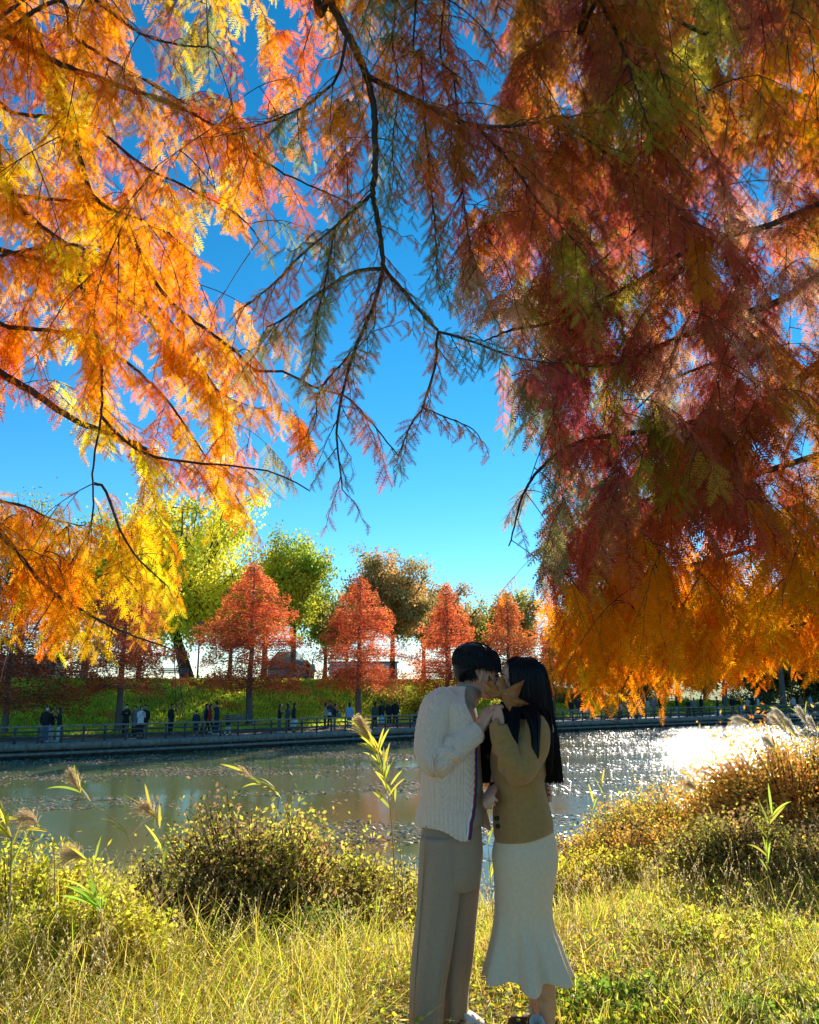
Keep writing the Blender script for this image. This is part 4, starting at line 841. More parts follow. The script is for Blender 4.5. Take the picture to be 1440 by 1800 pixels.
# front locks falling over the near shoulder and between the two of them
def lock(rows, nst, spread, name='hair_lock'):
    C = np.array([W(r[0], r[1], r[2]) for r in rows]); wd = np.array([r[3] for r in rows]); Q = spl(np.c_[C, wd], 14); rg = np.random.default_rng(int(rows[0][0]*3))
    o = rg.normal(0, .5, (nst, 2)).clip(-1.1, 1.1); P = np.repeat(Q[None, :, :3], nst, 0).copy(); P[..., 0] += o[:, :1]*Q[None, :, 3]; P[..., 1] += o[:, 1:]*Q[None, :, 3]*.5; P += rg.normal(0, .0025, (nst, 1, 3))
    strands(P, np.linspace(.0034, .0015, 14)[None]*np.ones((nst, 1)), woman, wb, name)
lock([(905, 1232, YW-.09, .03), (900, 1255, YW-.13, .034), (899, 1280, YW-.16, .032), (899, 1310, YW-.17, .022), (904, 1345, YW-.165, .010)], 260, 1)
lock([(925, 1240, YW-.09, .04), (938, 1262, YW-.17, .03), (942, 1290, YW-.205, .018), (942, 1325, YW-.225, .013), (938, 1362, YW-.19, .008)], 130, 1)
lock([(955, 1250, YW-.08, .03), (962, 1280, YW-.14, .02), (966, 1320, YW-.14, .015), (965, 1360, YW-.1, .010)], 120, 1)
lock([(893, 1225, YW+.03, .02), (872, 1272, YW+.06, .03), (852, 1300, YW+.10, .040), (850, 1335, YW+.11, .036), (853, 1375, YW+.10, .020)], 320, 1)
lock([(962, 1262, YW, .02), (972, 1300, YW, .025), (977, 1335, YW-.01, .02), (983, 1365, YW, .012)], 120, 1)
# the big dry maple leaf the two of them hold in front of their mouths
out = [(829, 1216), (832, 1198), (838, 1202), (845, 1186), (853, 1198), (858, 1196), (866, 1206), (873, 1207), (876, 1194), (883, 1186), (888, 1197), (893, 1209), (905, 1203), (922.8, 1194.4), (917, 1208), (911, 1226.7), (919, 1231), (931, 1237.8), (917, 1241), (905.6, 1246), (904, 1259), (897, 1252), (890, 1243), (888, 1232), (876, 1228), (861, 1227), (852, 1224), (842, 1222), (836, 1219)]
O = np.array(out, float); O[:, 0] = np.where(O[:, 0] < 880, 880-(880-O[:, 0])*.58, O[:, 0]); cen = np.array([880., 1220.]); n = len(O); V = [np.r_[W(880, 1220, YW-.150)]]
for ring in (.33, .66, 1.):
    for k_, (x, y) in enumerate(O):
        q = cen+(np.array([x, y])-cen)*ring; V.append(W(q[0], q[1], YW-.150+.012*math.sin(k_*1.4)*ring+.02*ring*ring*(.5 if x < 880 else 1.2)))
V = np.array(V); F3 = [[0, 1+k_, 1+(k_+1) % n] for k_ in range(n)]; F4 = [[1+r_*n+k_, 1+(r_+1)*n+k_, 1+(r_+1)*n+(k_+1) % n, 1+r_*n+(k_+1) % n] for r_ in range(2) for k_ in range(n)]
M_mleaf = pmat('dry_leaf_blade', (.50, .21, .065), .7, (.36, .13, .045), 18, .5, 60)
lf = empty('maple_leaf', V[0]); tag(lf, 'large dry brown maple leaf held over the mouths of the kissing couple', 'leaf')
o = mesh('leaf_blade', V-V[0], [np.array(F3), np.array(F4)], M_mleaf, lf, smooth=True); s3 = o.modifiers.new('thickness', 'SOLIDIFY'); s3.thickness = .0015
g = G()
for tip in (4, 9, 13, 17, 20, 0, 1):
    a = V[0]; b = V[1+2*n+tip]; m_ = V[1+n+tip]; q = spl(np.array([a, m_, b]), 8)+[0, -.003, 0]; g.add(*tubes(q[None], np.linspace(.0018, .0006, 8)[None], 5))
g.add(*ptube([(880, 1220, YW-.152, .002), (872, 1236, YW-.16, .002), (866, 1250, YW-.16, .002)], 6, 8)); o = g.build('veins', M_mleaf, lf, off=V[0], usecol=False)
# ------------------------------------------------------------------ near canopy: feathery bald-cypress foliage on real limbs
# species colour of the foliage by region of the crowns (80 px cells of the photo, 18 x 17)
GCODE = np.array([' ', 'O', 'Y', 'R', 'B', 'M', 'G', 'P', 's', 'o', 'y', 'k', 'b', 'r'])
GR = [
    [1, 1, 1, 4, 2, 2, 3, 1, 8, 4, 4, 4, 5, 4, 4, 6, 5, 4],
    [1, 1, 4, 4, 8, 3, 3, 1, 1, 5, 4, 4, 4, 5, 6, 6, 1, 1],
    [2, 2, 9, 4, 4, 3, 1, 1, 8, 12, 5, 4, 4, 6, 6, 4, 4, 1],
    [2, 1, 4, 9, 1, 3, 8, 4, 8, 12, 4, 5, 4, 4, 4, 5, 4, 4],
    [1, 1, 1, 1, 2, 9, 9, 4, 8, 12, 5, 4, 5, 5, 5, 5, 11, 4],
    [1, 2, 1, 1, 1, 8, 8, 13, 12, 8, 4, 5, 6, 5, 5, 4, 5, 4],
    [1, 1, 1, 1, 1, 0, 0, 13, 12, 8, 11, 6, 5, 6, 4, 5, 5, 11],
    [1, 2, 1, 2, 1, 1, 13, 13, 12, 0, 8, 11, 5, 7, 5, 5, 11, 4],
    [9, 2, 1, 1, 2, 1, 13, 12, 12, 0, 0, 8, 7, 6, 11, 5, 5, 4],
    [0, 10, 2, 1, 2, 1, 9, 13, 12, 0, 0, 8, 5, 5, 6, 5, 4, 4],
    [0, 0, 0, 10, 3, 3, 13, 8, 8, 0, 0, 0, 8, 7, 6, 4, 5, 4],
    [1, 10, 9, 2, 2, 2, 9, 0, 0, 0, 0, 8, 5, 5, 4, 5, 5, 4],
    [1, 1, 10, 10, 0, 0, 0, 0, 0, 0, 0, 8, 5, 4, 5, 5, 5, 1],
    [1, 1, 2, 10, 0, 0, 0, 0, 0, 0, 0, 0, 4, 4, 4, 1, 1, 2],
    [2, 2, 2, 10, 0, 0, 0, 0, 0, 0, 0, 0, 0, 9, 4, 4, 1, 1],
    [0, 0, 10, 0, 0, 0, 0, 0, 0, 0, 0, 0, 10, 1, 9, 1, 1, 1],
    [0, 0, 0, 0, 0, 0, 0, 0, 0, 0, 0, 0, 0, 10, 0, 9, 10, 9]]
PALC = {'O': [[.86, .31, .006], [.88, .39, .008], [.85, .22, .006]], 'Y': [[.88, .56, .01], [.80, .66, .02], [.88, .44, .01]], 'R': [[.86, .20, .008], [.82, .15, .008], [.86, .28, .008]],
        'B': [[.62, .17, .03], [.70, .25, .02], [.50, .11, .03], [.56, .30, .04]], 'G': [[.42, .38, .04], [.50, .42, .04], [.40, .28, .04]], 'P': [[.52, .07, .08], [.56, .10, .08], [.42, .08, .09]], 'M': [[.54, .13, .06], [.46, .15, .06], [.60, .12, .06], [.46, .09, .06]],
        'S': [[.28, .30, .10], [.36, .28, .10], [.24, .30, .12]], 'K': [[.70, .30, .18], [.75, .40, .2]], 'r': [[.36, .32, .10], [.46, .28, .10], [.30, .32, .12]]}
# density (share of an even cover) per letter; lower case = sparse
DEN = {' ': 0, 's': .42, 'o': .5, 'y': .5, 'k': .5, 'b': .55, 'r': .55}
def cell(px, py):
    i = np.floor(np.asarray(py)/80).astype(int); j = np.floor(np.asarray(px)/80).astype(int)
    inside = (i >= 0) & (i < len(GR)) & (j >= 0) & (j < 18)
    i = np.clip(i, 0, len(GR)-1); j = np.clip(j, 0, 17); return i, j, inside
GA = GCODE[np.array(GR)]; GA[12:16, 14:18] = np.where((GA[12:16, 14:18] != ' ') & (GA[12:16, 14:18] != 'o'), 'O', GA[12:16, 14:18]); GA[13:15, 12:14] = 'O'
DA = np.vectorize(lambda c: DEN.get(c, 1.0))(GA).astype(float)
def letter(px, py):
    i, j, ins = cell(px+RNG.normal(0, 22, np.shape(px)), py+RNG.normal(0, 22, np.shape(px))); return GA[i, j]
# sky windows kept open between the branches (ellipses in the photo)
HOLES = [(410, 480, 55, 90, -35), (770, 800, 75, 150, 0), (690, 640, 45, 75, 0), (800, 690, 60, 85, 0), (230, 250, 42, 20, 20), (250, 95, 45, 17, 35), (500, 20, 28, 18, 0), (450, 165, 20, 30, 20), (860, 145, 25, 30, 20), (715, 270, 14, 45, 0),
         (40, 780, 75, 55, 0), (585, 560, 20, 45, 0), (715, 400, 16, 45, 0), (110, 860, 50, 26, 0), (560, 930, 130, 60, 0), (250, 600, 28, 32, 0), (520, 230, 15, 22, 0), (600, 130, 14, 30, 0), (300, 760, 28, 12, 0), (640, 440, 26, 22, 0), (1300, 330, 22, 14, 0), (960, 470, 14, 10, 0), (1240, 640, 22, 16, 0), (1120, 520, 18, 12, 0), (850, 700, 30, 60, 0), (440, 770, 25, 20, 0)]
HOLES += [(1215, 640, 26, 20, 0), (1290, 600, 18, 12, 0), (1400, 250, 30, 14, 0), (1330, 320, 26, 16, 0), (1390, 560, 22, 30, 0), (1420, 620, 20, 25, 0), (1170, 590, 20, 14, 0), (1140, 470, 16, 20, 0), (1360, 860, 18, 20, 0), (1230, 950, 22, 14, 0), (1410, 790, 20, 30, 0), (1020, 440, 10, 10, 0), (960, 640, 14, 10, 0), (1300, 1000, 16, 16, 0), (1100, 770, 14, 10, 0), (1270, 470, 14, 18, 0), (1420, 100, 16, 20, 0), (900, 560, 18, 12, 0), (1010, 690, 12, 9, 0)]
def open_sky(px, py, m=1.):
    r = np.zeros(np.shape(px), bool)
    for cx, cy, a, b, an in HOLES:
        t = math.radians(an); dx = px-cx; dy = py-cy; u = dx*math.cos(t)+dy*math.sin(t); v = -dx*math.sin(t)+dy*math.cos(t)
        r |= (u/a)**2+(v/b)**2 < m
    return r
# frond template: midrib with a comb of narrow leaflets, gently curved
def frond_tpl(k, seed):
    rg = np.random.default_rng(seed); V = []; F = []
    def bend(x, y, z): return [x, y+.07*math.sin(seed*1.9)*x*x, z-(.1+.06*(seed % 4))*x*x+.03*math.sin(x*5+seed)]
    for i in range(4):
        x0, x1 = i/4, (i+1)/4; w = .012
        b = len(V); V += [bend(x0, -w, 0), bend(x1, -w*.7, 0), bend(x1, w*.7, 0), bend(x0, w, 0)]; F.append([b, b+1, b+2, b+3])
    T = []
    for i in range(k):
        for s in (-1, 1):
            t = .05+.93*i/k+rg.normal(0, .008); L = .26*math.sin(math.pi*min(1, .22+t*.82))**.8*rg.uniform(.8, 1.1)+.03; a = math.radians(rg.uniform(48, 66)); w = .5/k*.62
            dx, dy = math.cos(a)*L, math.sin(a)*L*s; zz = rg.normal(0, .02)
            b = len(V); V += [bend(t-w, 0, 0), bend(t+w, 0, 0), bend(t+dx+w*.3, dy, zz-.03)]; T.append([b, b+1, b+2])
    return np.array(V), np.array(F), np.array(T)
TPL = {'hi': [frond_tpl(12, s) for s in range(7)], 'lo': [frond_tpl(8, s+9) for s in range(7)]}
KEEP = [True]
class Foliage:
    def __init__(s): s.items = {}; s.tw = []; s.rr = []
    def fronds(s, P, D, N, L, C, lod):
        k = RNG.integers(0, 7, len(P))
        for q in range(7):
            m = k == q
            if m.any(): s.items.setdefault((lod, q), []).append((P[m], D[m], N[m], L[m], C[m]))
    def build(s, parent, off):
        g = G()
        for (lod, q), lst in s.items.items():
            P, D, N, L, C = [np.concatenate(z) for z in zip(*lst)]; V, F, T = TPL[lod][q]; nv = len(V); n = len(P)
            D = nrm(D); S = nrm(np.cross(N, D)); N = np.cross(D, S)
            W_ = P[:, None]+L[:, None, None]*(V[None, :, :1]*D[:, None]+V[None, :, 1:2]*S[:, None]+V[None, :, 2:3]*N[:, None])
            o = (np.arange(n)*nv)[:, None, None]
            g.add(W_.reshape(-1, 3), [(F[None]+o).reshape(-1, 4), (T[None]+o).reshape(-1, 3)], np.repeat(C, nv, 0))
        o1 = g.build('foliage', M_leaf, parent, off=off)
        g = G()
        for P, r in zip(s.tw, s.rr): g.add(*tubes(P, r, 3))
        if s.tw: g.build('twigs', M_twig, parent, off=off, usecol=False)
SPF = [1.]
def make_twigs(fol, P0, D0, L, lod='hi', sp=.02, fl=.10, keepmask=None, open_ok=.0, letters=None, dmul=1.):
    """n twigs from P0 along D0 with length L: curved, drooping, fronds in two combs"""
    keepmask = KEEP[0] if keepmask is None else keepmask
    n = len(P0); D0 = nrm(D0); k = 6; u = np.linspace(0, 1, k)
    droop = RNG.uniform(.12, .42, n)
    TW = P0[:, None]+D0[:, None]*(L[:, None]*u)[..., None]; TW[..., 2] -= (droop*L)[:, None]*u**2; TW += RNG.normal(0, .008, TW.shape)*u[None, :, None]
    mid = TW[:, 3]; px, py = PX(mid); tx, ty = PX(TW[:, -1])
    i, j, ins = cell(px, py); dens = DA[i, j]; keep = np.ones(n, bool)
    if keepmask:
        keep = (~ins) | (RNG.uniform(0, 1, n) < np.minimum(dens*dmul, 1)*1.0)
        keep &= ~(open_sky(px, py) | open_sky(tx, ty)) | (RNG.uniform(0, 1, n) < open_ok)
        i2, j2, ins2 = cell(tx, ty); keep &= ~(ins2 & (DA[i2, j2] == 0)) | (RNG.uniform(0, 1, n) < .2)
        lowlim = np.interp(px, [0, 320, 900, 960, 1040, 1100, 1240, 1440], [1130, 1115, 1115, 1200, 1215, 1215, 1180, 1165])
        keep &= ~(((py > lowlim) | (ty > lowlim+30)) & ((RNG.uniform(0, 1, n) < .96) | (px < 500)))
    if not keep.any(): return TW[:0]
    TW, L, px, py, droop, D0 = TW[keep], L[keep], px[keep], py[keep], droop[keep], D0[keep]; n = len(TW)
    fol.tw.append(TW); fol.rr.append(np.linspace(.0022, .0009, k)[None]*np.ones((n, 1)))
    # fronds
    m = np.maximum((L/(sp*SPF[0])).astype(int), 4); tot = int(m.sum()); tid = np.repeat(np.arange(n), m)
    start = np.repeat(np.cumsum(m)-m, m); q = (np.arange(tot)-start+.5)/m[tid]
    f = q*(k-1)*.999; i = f.astype(int); w = (f-i)[:, None]; P = TW[tid, i]*(1-w)+TW[tid, i+1]*w; T = nrm(TW[tid, i+1]-TW[tid, i])
    U = np.array([0, 0, 1.]); lat = nrm(np.cross(T, U)+RNG.normal(0, .05, T.shape)); sgn = np.where(np.arange(tot) % 2 == 0, 1., -1.)[:, None]
    tw_roll = RNG.uniform(-.7, .7, n)[tid][:, None]; up2 = np.cross(lat, T)
    lat2 = lat*np.cos(tw_roll)+up2*np.sin(tw_roll)
    D = T*.55+lat2*sgn*RNG.uniform(.7, 1., (tot, 1)); D[:, 2] -= RNG.uniform(.1, .65, tot)+.25*q
    N = nrm(up2+RNG.normal(0, .35, (tot, 3)))
    FL = fl*RNG.uniform(.75, 1.2, tot)*(1-.45*np.abs(q-.45)**1.5)*np.clip(L[tid]/.25, .6, 1.1)
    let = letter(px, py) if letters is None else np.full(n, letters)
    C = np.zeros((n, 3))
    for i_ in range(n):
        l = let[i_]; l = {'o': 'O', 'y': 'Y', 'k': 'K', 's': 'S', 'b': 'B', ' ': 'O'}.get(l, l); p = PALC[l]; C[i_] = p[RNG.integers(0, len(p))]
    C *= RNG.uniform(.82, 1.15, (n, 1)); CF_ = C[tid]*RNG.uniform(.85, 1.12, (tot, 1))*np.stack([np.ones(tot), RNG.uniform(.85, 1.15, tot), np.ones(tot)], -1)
    fol.fronds(P, D, N, FL, CF_, lod); return TW

def limb_pts(rows, pre=None, n=None):
    P = np.array([W(r[0], r[1], r[2]) for r in rows]); 
    if pre is not None: P = np.vstack([np.array(pre, float).reshape(-1, 3), P])
    L = np.linalg.norm(np.diff(P, axis=0), axis=1).sum(); return spl(P, n or max(12, int(L/.06)))
NCOUNT = [0]
def near_tree(label, base, trunk, limbs, fill, name='cypress_tree'):
    """limbs: (rows, pre, r0, r1, twig spacing, twig length, lod)"""
    t = empty(name, base); off = np.array(base, float); tag(t, label, 'tree', 'feathery cypress trees hanging over the view')
    tr = np.array(trunk, float); Q = spl(tr, 24); v, f = tubes(Q[None, :, :3], Q[None, :, 3], 14); v += RNG.normal(0, .004, v.shape); mesh('trunk', v-off, f, M_bark, t, smooth=True)
    fol = Foliage(); nodes = []
    for (rows, pre, r0, r1, sp, tl, lod) in limbs:
        P = limb_pts(rows, pre); rr = np.linspace(r0, r1, len(P)); P = P+RNG.normal(0, .0015, P.shape)
        v, f = tubes(P[None], rr[None], 7); mesh('branch', v-off, f, M_bark, t, smooth=True)
        vis = P[:, 1] > .8; nodes.append(P[vis])
        if sp:
            ds = np.r_[0, np.cumsum(np.linalg.norm(np.diff(P, axis=0), axis=1))]; m = int(ds[-1]/sp); q = np.linspace(.02, 1, m)*ds[-1]
            B = np.stack([np.interp(q, ds, P[:, k]) for k in range(3)], -1); T = nrm(np.stack([np.interp(q+.03, ds, P[:, k])-np.interp(q-.03, ds, P[:, k]) for k in range(3)], -1)+1e-6)
            lat = nrm(np.cross(T, [0, 0, 1.])); s_ = np.where(np.arange(m) % 2 == 0, 1., -1.)[:, None]
            D = T*RNG.uniform(.4, .9, (m, 1))+lat*s_*RNG.uniform(.4, 1., (m, 1)); D[:, 2] -= RNG.uniform(.0, .5, m)
            px, py = PX(B); ok = (B[:, 1] > 1.2) & (px > -250) & (px < 1700) & (py > -250)
            if ok.any(): make_twigs(fol, B[ok], D[ok], RNG.uniform(.55, 1.15, m)[ok]*tl, lod, open_ok=.12)
    nodes = np.concatenate(nodes)
    # fill: (cell filter, depth range, twigs per cell, letters, max reach, lod)
    for (x0, x1, y0, y1, dY0, dY1, per, tl, lod, fl) in fill:
        for i in range(-1, len(GR)):
            for j in range(-1, 19):
                cx, cy = j*80+40, i*80+40
                if not (x0 <= cx < x1 and y0 <= cy < y1): continue
                d = DA[max(i, 0), min(max(j, 0), 17)] if i < len(GR) else 0
                if d <= 0: continue
                m = RNG.poisson(per*d)
                if m == 0: continue
                px = cx+RNG.uniform(-40, 40, m); py = cy+RNG.uniform(-40, 40, m)
                Y = RNG.uniform(dY0, dY1, m)
                for a_, b_, Y_ in zip(px, py, Y):
                    if open_sky(a_, b_, 1.4) and RNG.uniform() > .1: continue
                    tgt = W(a_, b_, Y_); dd = np.linalg.norm((nodes-tgt)*[1, 1, 1.]+np.array([0, 0, -.12]), axis=1); nn = nodes[dd.argmin()]; dist = dd.min()
                    mid = (nn+tgt)/2+np.array([0, 0, .16*dist])+RNG.normal(0, .04*dist, 3); kk = max(5, int(dist/.08)); u = np.linspace(0, 1, kk)[:, None]
                    BP = (1-u)**2*nn+2*u*(1-u)*mid+u*u*tgt
                    fol.tw.append(spl(BP, 8)[None]); fol.rr.append(np.linspace(min(.003+.002*dist, .009), .0018, 8)[None])
                    nodes = np.vstack([nodes, BP[2:]])
                    nt = int(np.clip(dist*9, 3, 9)); w = RNG.uniform(.35, 1, nt); w[0] = 1; B = np.stack([np.interp(w, u[:, 0], BP[:, k]) for k in range(3)], -1)
                    T = nrm(tgt-mid); lat = nrm(np.cross(T, [0, 0, 1.])); s_ = np.where(np.arange(nt) % 2 == 0, 1., -1.)[:, None]; D = T*RNG.uniform(.5, 1.2, (nt, 1))+lat*s_*RNG.uniform(.2, .9, (nt, 1)); D[0] = T; D[:, 2] -= RNG.uniform(.1, .6, nt)
                    make_twigs(fol, B, D, RNG.uniform(.6, 1.2, nt)*tl, lod, fl=fl, dmul=2)
    n = sum(len(a[0]) for l in fol.items.values() for a in l); NCOUNT[0] += n; print('fronds', label[:20], n)
    fol.build(t, off); return t

# ---- left tree (trunk outside the view on the left)
TL = (-4.6, 5.2)
def lp(z): return [[TL[0], TL[1], z]]
def L_(rows, Ya, Yb, sp=.055, tl=.30, r0=.02, r1=.003, z=None, lod='hi', pre=None):
    n = len(rows); rr = [(a, b, Ya+(Yb-Ya)*i/(n-1)) for i, (a, b) in enumerate(rows)]
    if pre is None:
        p0 = W(rows[0][0], rows[0][1], Ya); pz = z if z is not None else p0[2]*.85+.2; pre = [[TL[0], TL[1], pz], list((np.array([TL[0], TL[1], pz])+p0)/2+[0, 0, .25])]
    return (rr, pre, r0, r1, sp, tl, lod)
LL = [L_([(-60, 40), (0, 58), (50, 85), (125, 120), (200, 147), (270, 172), (350, 205), (425, 255), (500, 305), (615, 357)], 3.0, 3.3, tl=.30),
 L_([(60, 20), (130, 65), (200, 110), (280, 155), (350, 195)], 2.9, 3.2, tl=.26, r0=.012),
 L_([(120, -60), (170, 0), (215, 35), (260, 65), (325, 80), (370, 82)], 2.9, 3.0, tl=.18, r0=.012),
 L_([(0, -60), (30, 0), (80, 95), (100, 150), (132, 245), (155, 325), (170, 350), (220, 390), (260, 475), (300, 530), (350, 570), (410, 615), (450, 650), (500, 655), (560, 684), (610, 698), (650, 740), (700, 800)], 3.4, 3.6, tl=.27, r0=.016),
 L_([(-40, 240), (0, 290), (30, 360), (90, 410), (150, 450), (215, 480), (265, 525), (320, 590), (385, 690)], 3.8, 3.9, tl=.32),
 L_([(-60, 430), (0, 440), (100, 465), (200, 510), (240, 540), (310, 615), (350, 650), (390, 692), (440, 715)], 4.0, 4.1, tl=.32),
 L_([(-60, 620), (0, 655), (55, 687), (125, 735), (200, 765), (260, 790)], 4.6, 4.4, tl=.36, r0=.034, r1=.012),
 L_([(110, 430), (140, 500), (165, 565), (178, 650), (178, 730), (165, 810), (160, 920), (125, 990)], 3.7, 3.6, tl=.26, r0=.011),
 L_([(178, 732), (215, 770), (260, 800), (330, 812), (400, 818), (480, 830), (545, 862)], 3.7, 3.8, tl=.26, r0=.009, pre=[]),
 L_([(-60, 900), (0, 940), (30, 970), (70, 1020), (115, 1055), (165, 1085), (215, 1110), (300, 1140)], 3.5, 3.6, tl=.28, r0=.016),
 L_([(-50, 850), (0, 880), (45, 890), (90, 912), (150, 925)], 4.3, 4.4, tl=.34, r0=.016),
 L_([(165, 850), (185, 860), (215, 940), (250, 990), (295, 1030)], 3.8, 3.8, tl=.26, r0=.008, pre=[]),
 L_([(-60, 560), (20, 575), (110, 585), (200, 620), (290, 700), (360, 800), (420, 880)], 4.4, 4.6, tl=.36, r0=.02),
 L_([(-60, 330), (40, 345), (160, 360), (280, 400), (340, 450)], 4.2, 4.4, tl=.34, r0=.018),
 L_([(-60, 180), (30, 200), (150, 215), (250, 290), (330, 330), (420, 380), (470, 440)], 3.6, 3.8, tl=.28, r0=.014)]
for _ in LL:
    if len(_[1]) == 0: pass
LL = [(a, (None if (b is not None and len(b) == 0) else b), c, d, e, f_, g_) for (a, b, c, d, e, f_, g_) in LL]
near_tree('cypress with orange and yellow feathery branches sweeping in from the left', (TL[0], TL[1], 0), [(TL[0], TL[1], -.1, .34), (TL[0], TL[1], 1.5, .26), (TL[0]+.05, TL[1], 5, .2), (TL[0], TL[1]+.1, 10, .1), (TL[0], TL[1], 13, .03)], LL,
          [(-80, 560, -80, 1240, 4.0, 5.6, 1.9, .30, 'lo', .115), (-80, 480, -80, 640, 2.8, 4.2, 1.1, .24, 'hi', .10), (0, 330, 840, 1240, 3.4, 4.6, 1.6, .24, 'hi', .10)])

# ---- overhead tree behind the camera: the dark limb dropping into the middle of the view
TB = np.array([.9, -2.6, 0])
def C_(rows, Ya, Yb, sp=.034, tl=.2, r0=.0075, r1=.002, pre=None, lod='hi'):
    n = len(rows); return ([(a, b, Ya+(Yb-Ya)*i/(n-1)) for i, (a, b) in enumerate(rows)], pre, r0, r1, sp, tl, lod)
CL = [C_([(560, -40), (578, 0), (600, 40), (640, 120), (658, 200), (660, 300), (655, 340), (668, 410), (675, 470)], 2.3, 2.6, r0=.017, r1=.008, tl=.17, sp=.05, pre=[[.9, -2.6, 5.2], [.5, -.4, 5.0], [-.1, 1.2, 4.4]]),
 C_([(675, 470), (620, 480), (560, 515), (500, 560), (470, 575)], 2.6, 2.5, tl=.17), C_([(675, 470), (655, 540), (625, 610), (600, 700), (592, 760), (600, 830), (602, 860)], 2.6, 2.7, tl=.15, sp=.045),
 C_([(675, 470), (720, 525), (770, 582)], 2.6, 2.65, tl=.14, r0=.0075, r1=.005), C_([(770, 582), (765, 640), (745, 710), (715, 760), (700, 800)], 2.65, 2.65, tl=.13, r0=.005, sp=.04),
 C_([(770, 582), (830, 600), (880, 620), (940, 635), (1000, 640)], 2.65, 2.9, tl=.16, r0=.005), C_([(740, 715), (790, 735), (835, 755)], 2.65, 2.6, tl=.10, r0=.003),
 C_([(655, 340), (600, 390), (540, 440), (490, 490), (430, 540)], 2.5, 2.5, tl=.17, r0=.006), C_([(590, 395), (575, 470), (560, 560), (545, 640)], 2.5, 2.5, tl=.15, r0=.004),
 C_([(610, 60), (590, 140), (520, 195), (450, 222), (400, 240)], 2.35, 2.6, tl=.17, r0=.006), C_([(640, 130), (720, 170), (800, 210), (835, 220), (900, 222), (970, 215), (1040, 250), (1120, 310), (1170, 350), (1240, 420)], 2.4, 3.0, tl=.22, r0=.010),
 C_([(835, 220), (900, 290), (950, 360), (1000, 410), (1050, 480)], 2.5, 2.8, tl=.2, r0=.006), C_([(735, -30), (740, 100), (750, 250), (765, 400), (768, 500)], 2.7, 2.7, tl=.15, r0=.006, pre=[[.9, -2.6, 6], [.3, .6, 5.2]]),
 C_([(785, -30), (800, 150), (815, 350), (835, 490)], 2.8, 2.8, tl=.15, r0=.006, pre=[[.9, -2.6, 6], [.5, .6, 5.2]]), C_([(1040, -40), (1055, 0), (1090, 70), (1110, 130), (1130, 190), (1160, 270)], 2.6, 2.9, tl=.22, r0=.014, pre=[[.9, -2.6, 5.6], [1.0, .4, 5.2]]),
 C_([(1110, 30), (1150, 90), (1180, 180), (1215, 265)], 2.8, 3.0, tl=.2, r0=.006, pre=[[.9, -2.6, 5.6], [1.2, .4, 5.4]]),
 C_([(560, 684), (590, 650), (640, 600), (660, 570)], 2.9, 2.8, tl=.14, r0=.003), C_([(625, 610), (600, 640), (560, 690), (555, 740)], 2.7, 2.7, tl=.14, r0=.003),
 C_([(700, -40), (690, 60), (700, 160), (690, 260), (700, 340)], 2.9, 3.0, tl=.17, r0=.006, pre=[[.9, -2.6, 6], [.2, .7, 5.4]])]
KEEP[0] = False; SPF[0] = .72
near_tree('cypress overhead whose dark limb drops down the middle of the view and forks', tuple(TB), [(.9, -2.6, -.1, .3), (.9, -2.6, 2, .24), (.9, -2.6, 6, .17), (.9, -2.6, 11, .05)], CL,
          [(560, 1440, -80, 330, 2.8, 4.2, 4.2, .20, 'hi', .10), (480, 900, 300, 520, 2.6, 3.2, 1.3, .16, 'hi', .085)])
KEEP[0] = True; SPF[0] = 1.

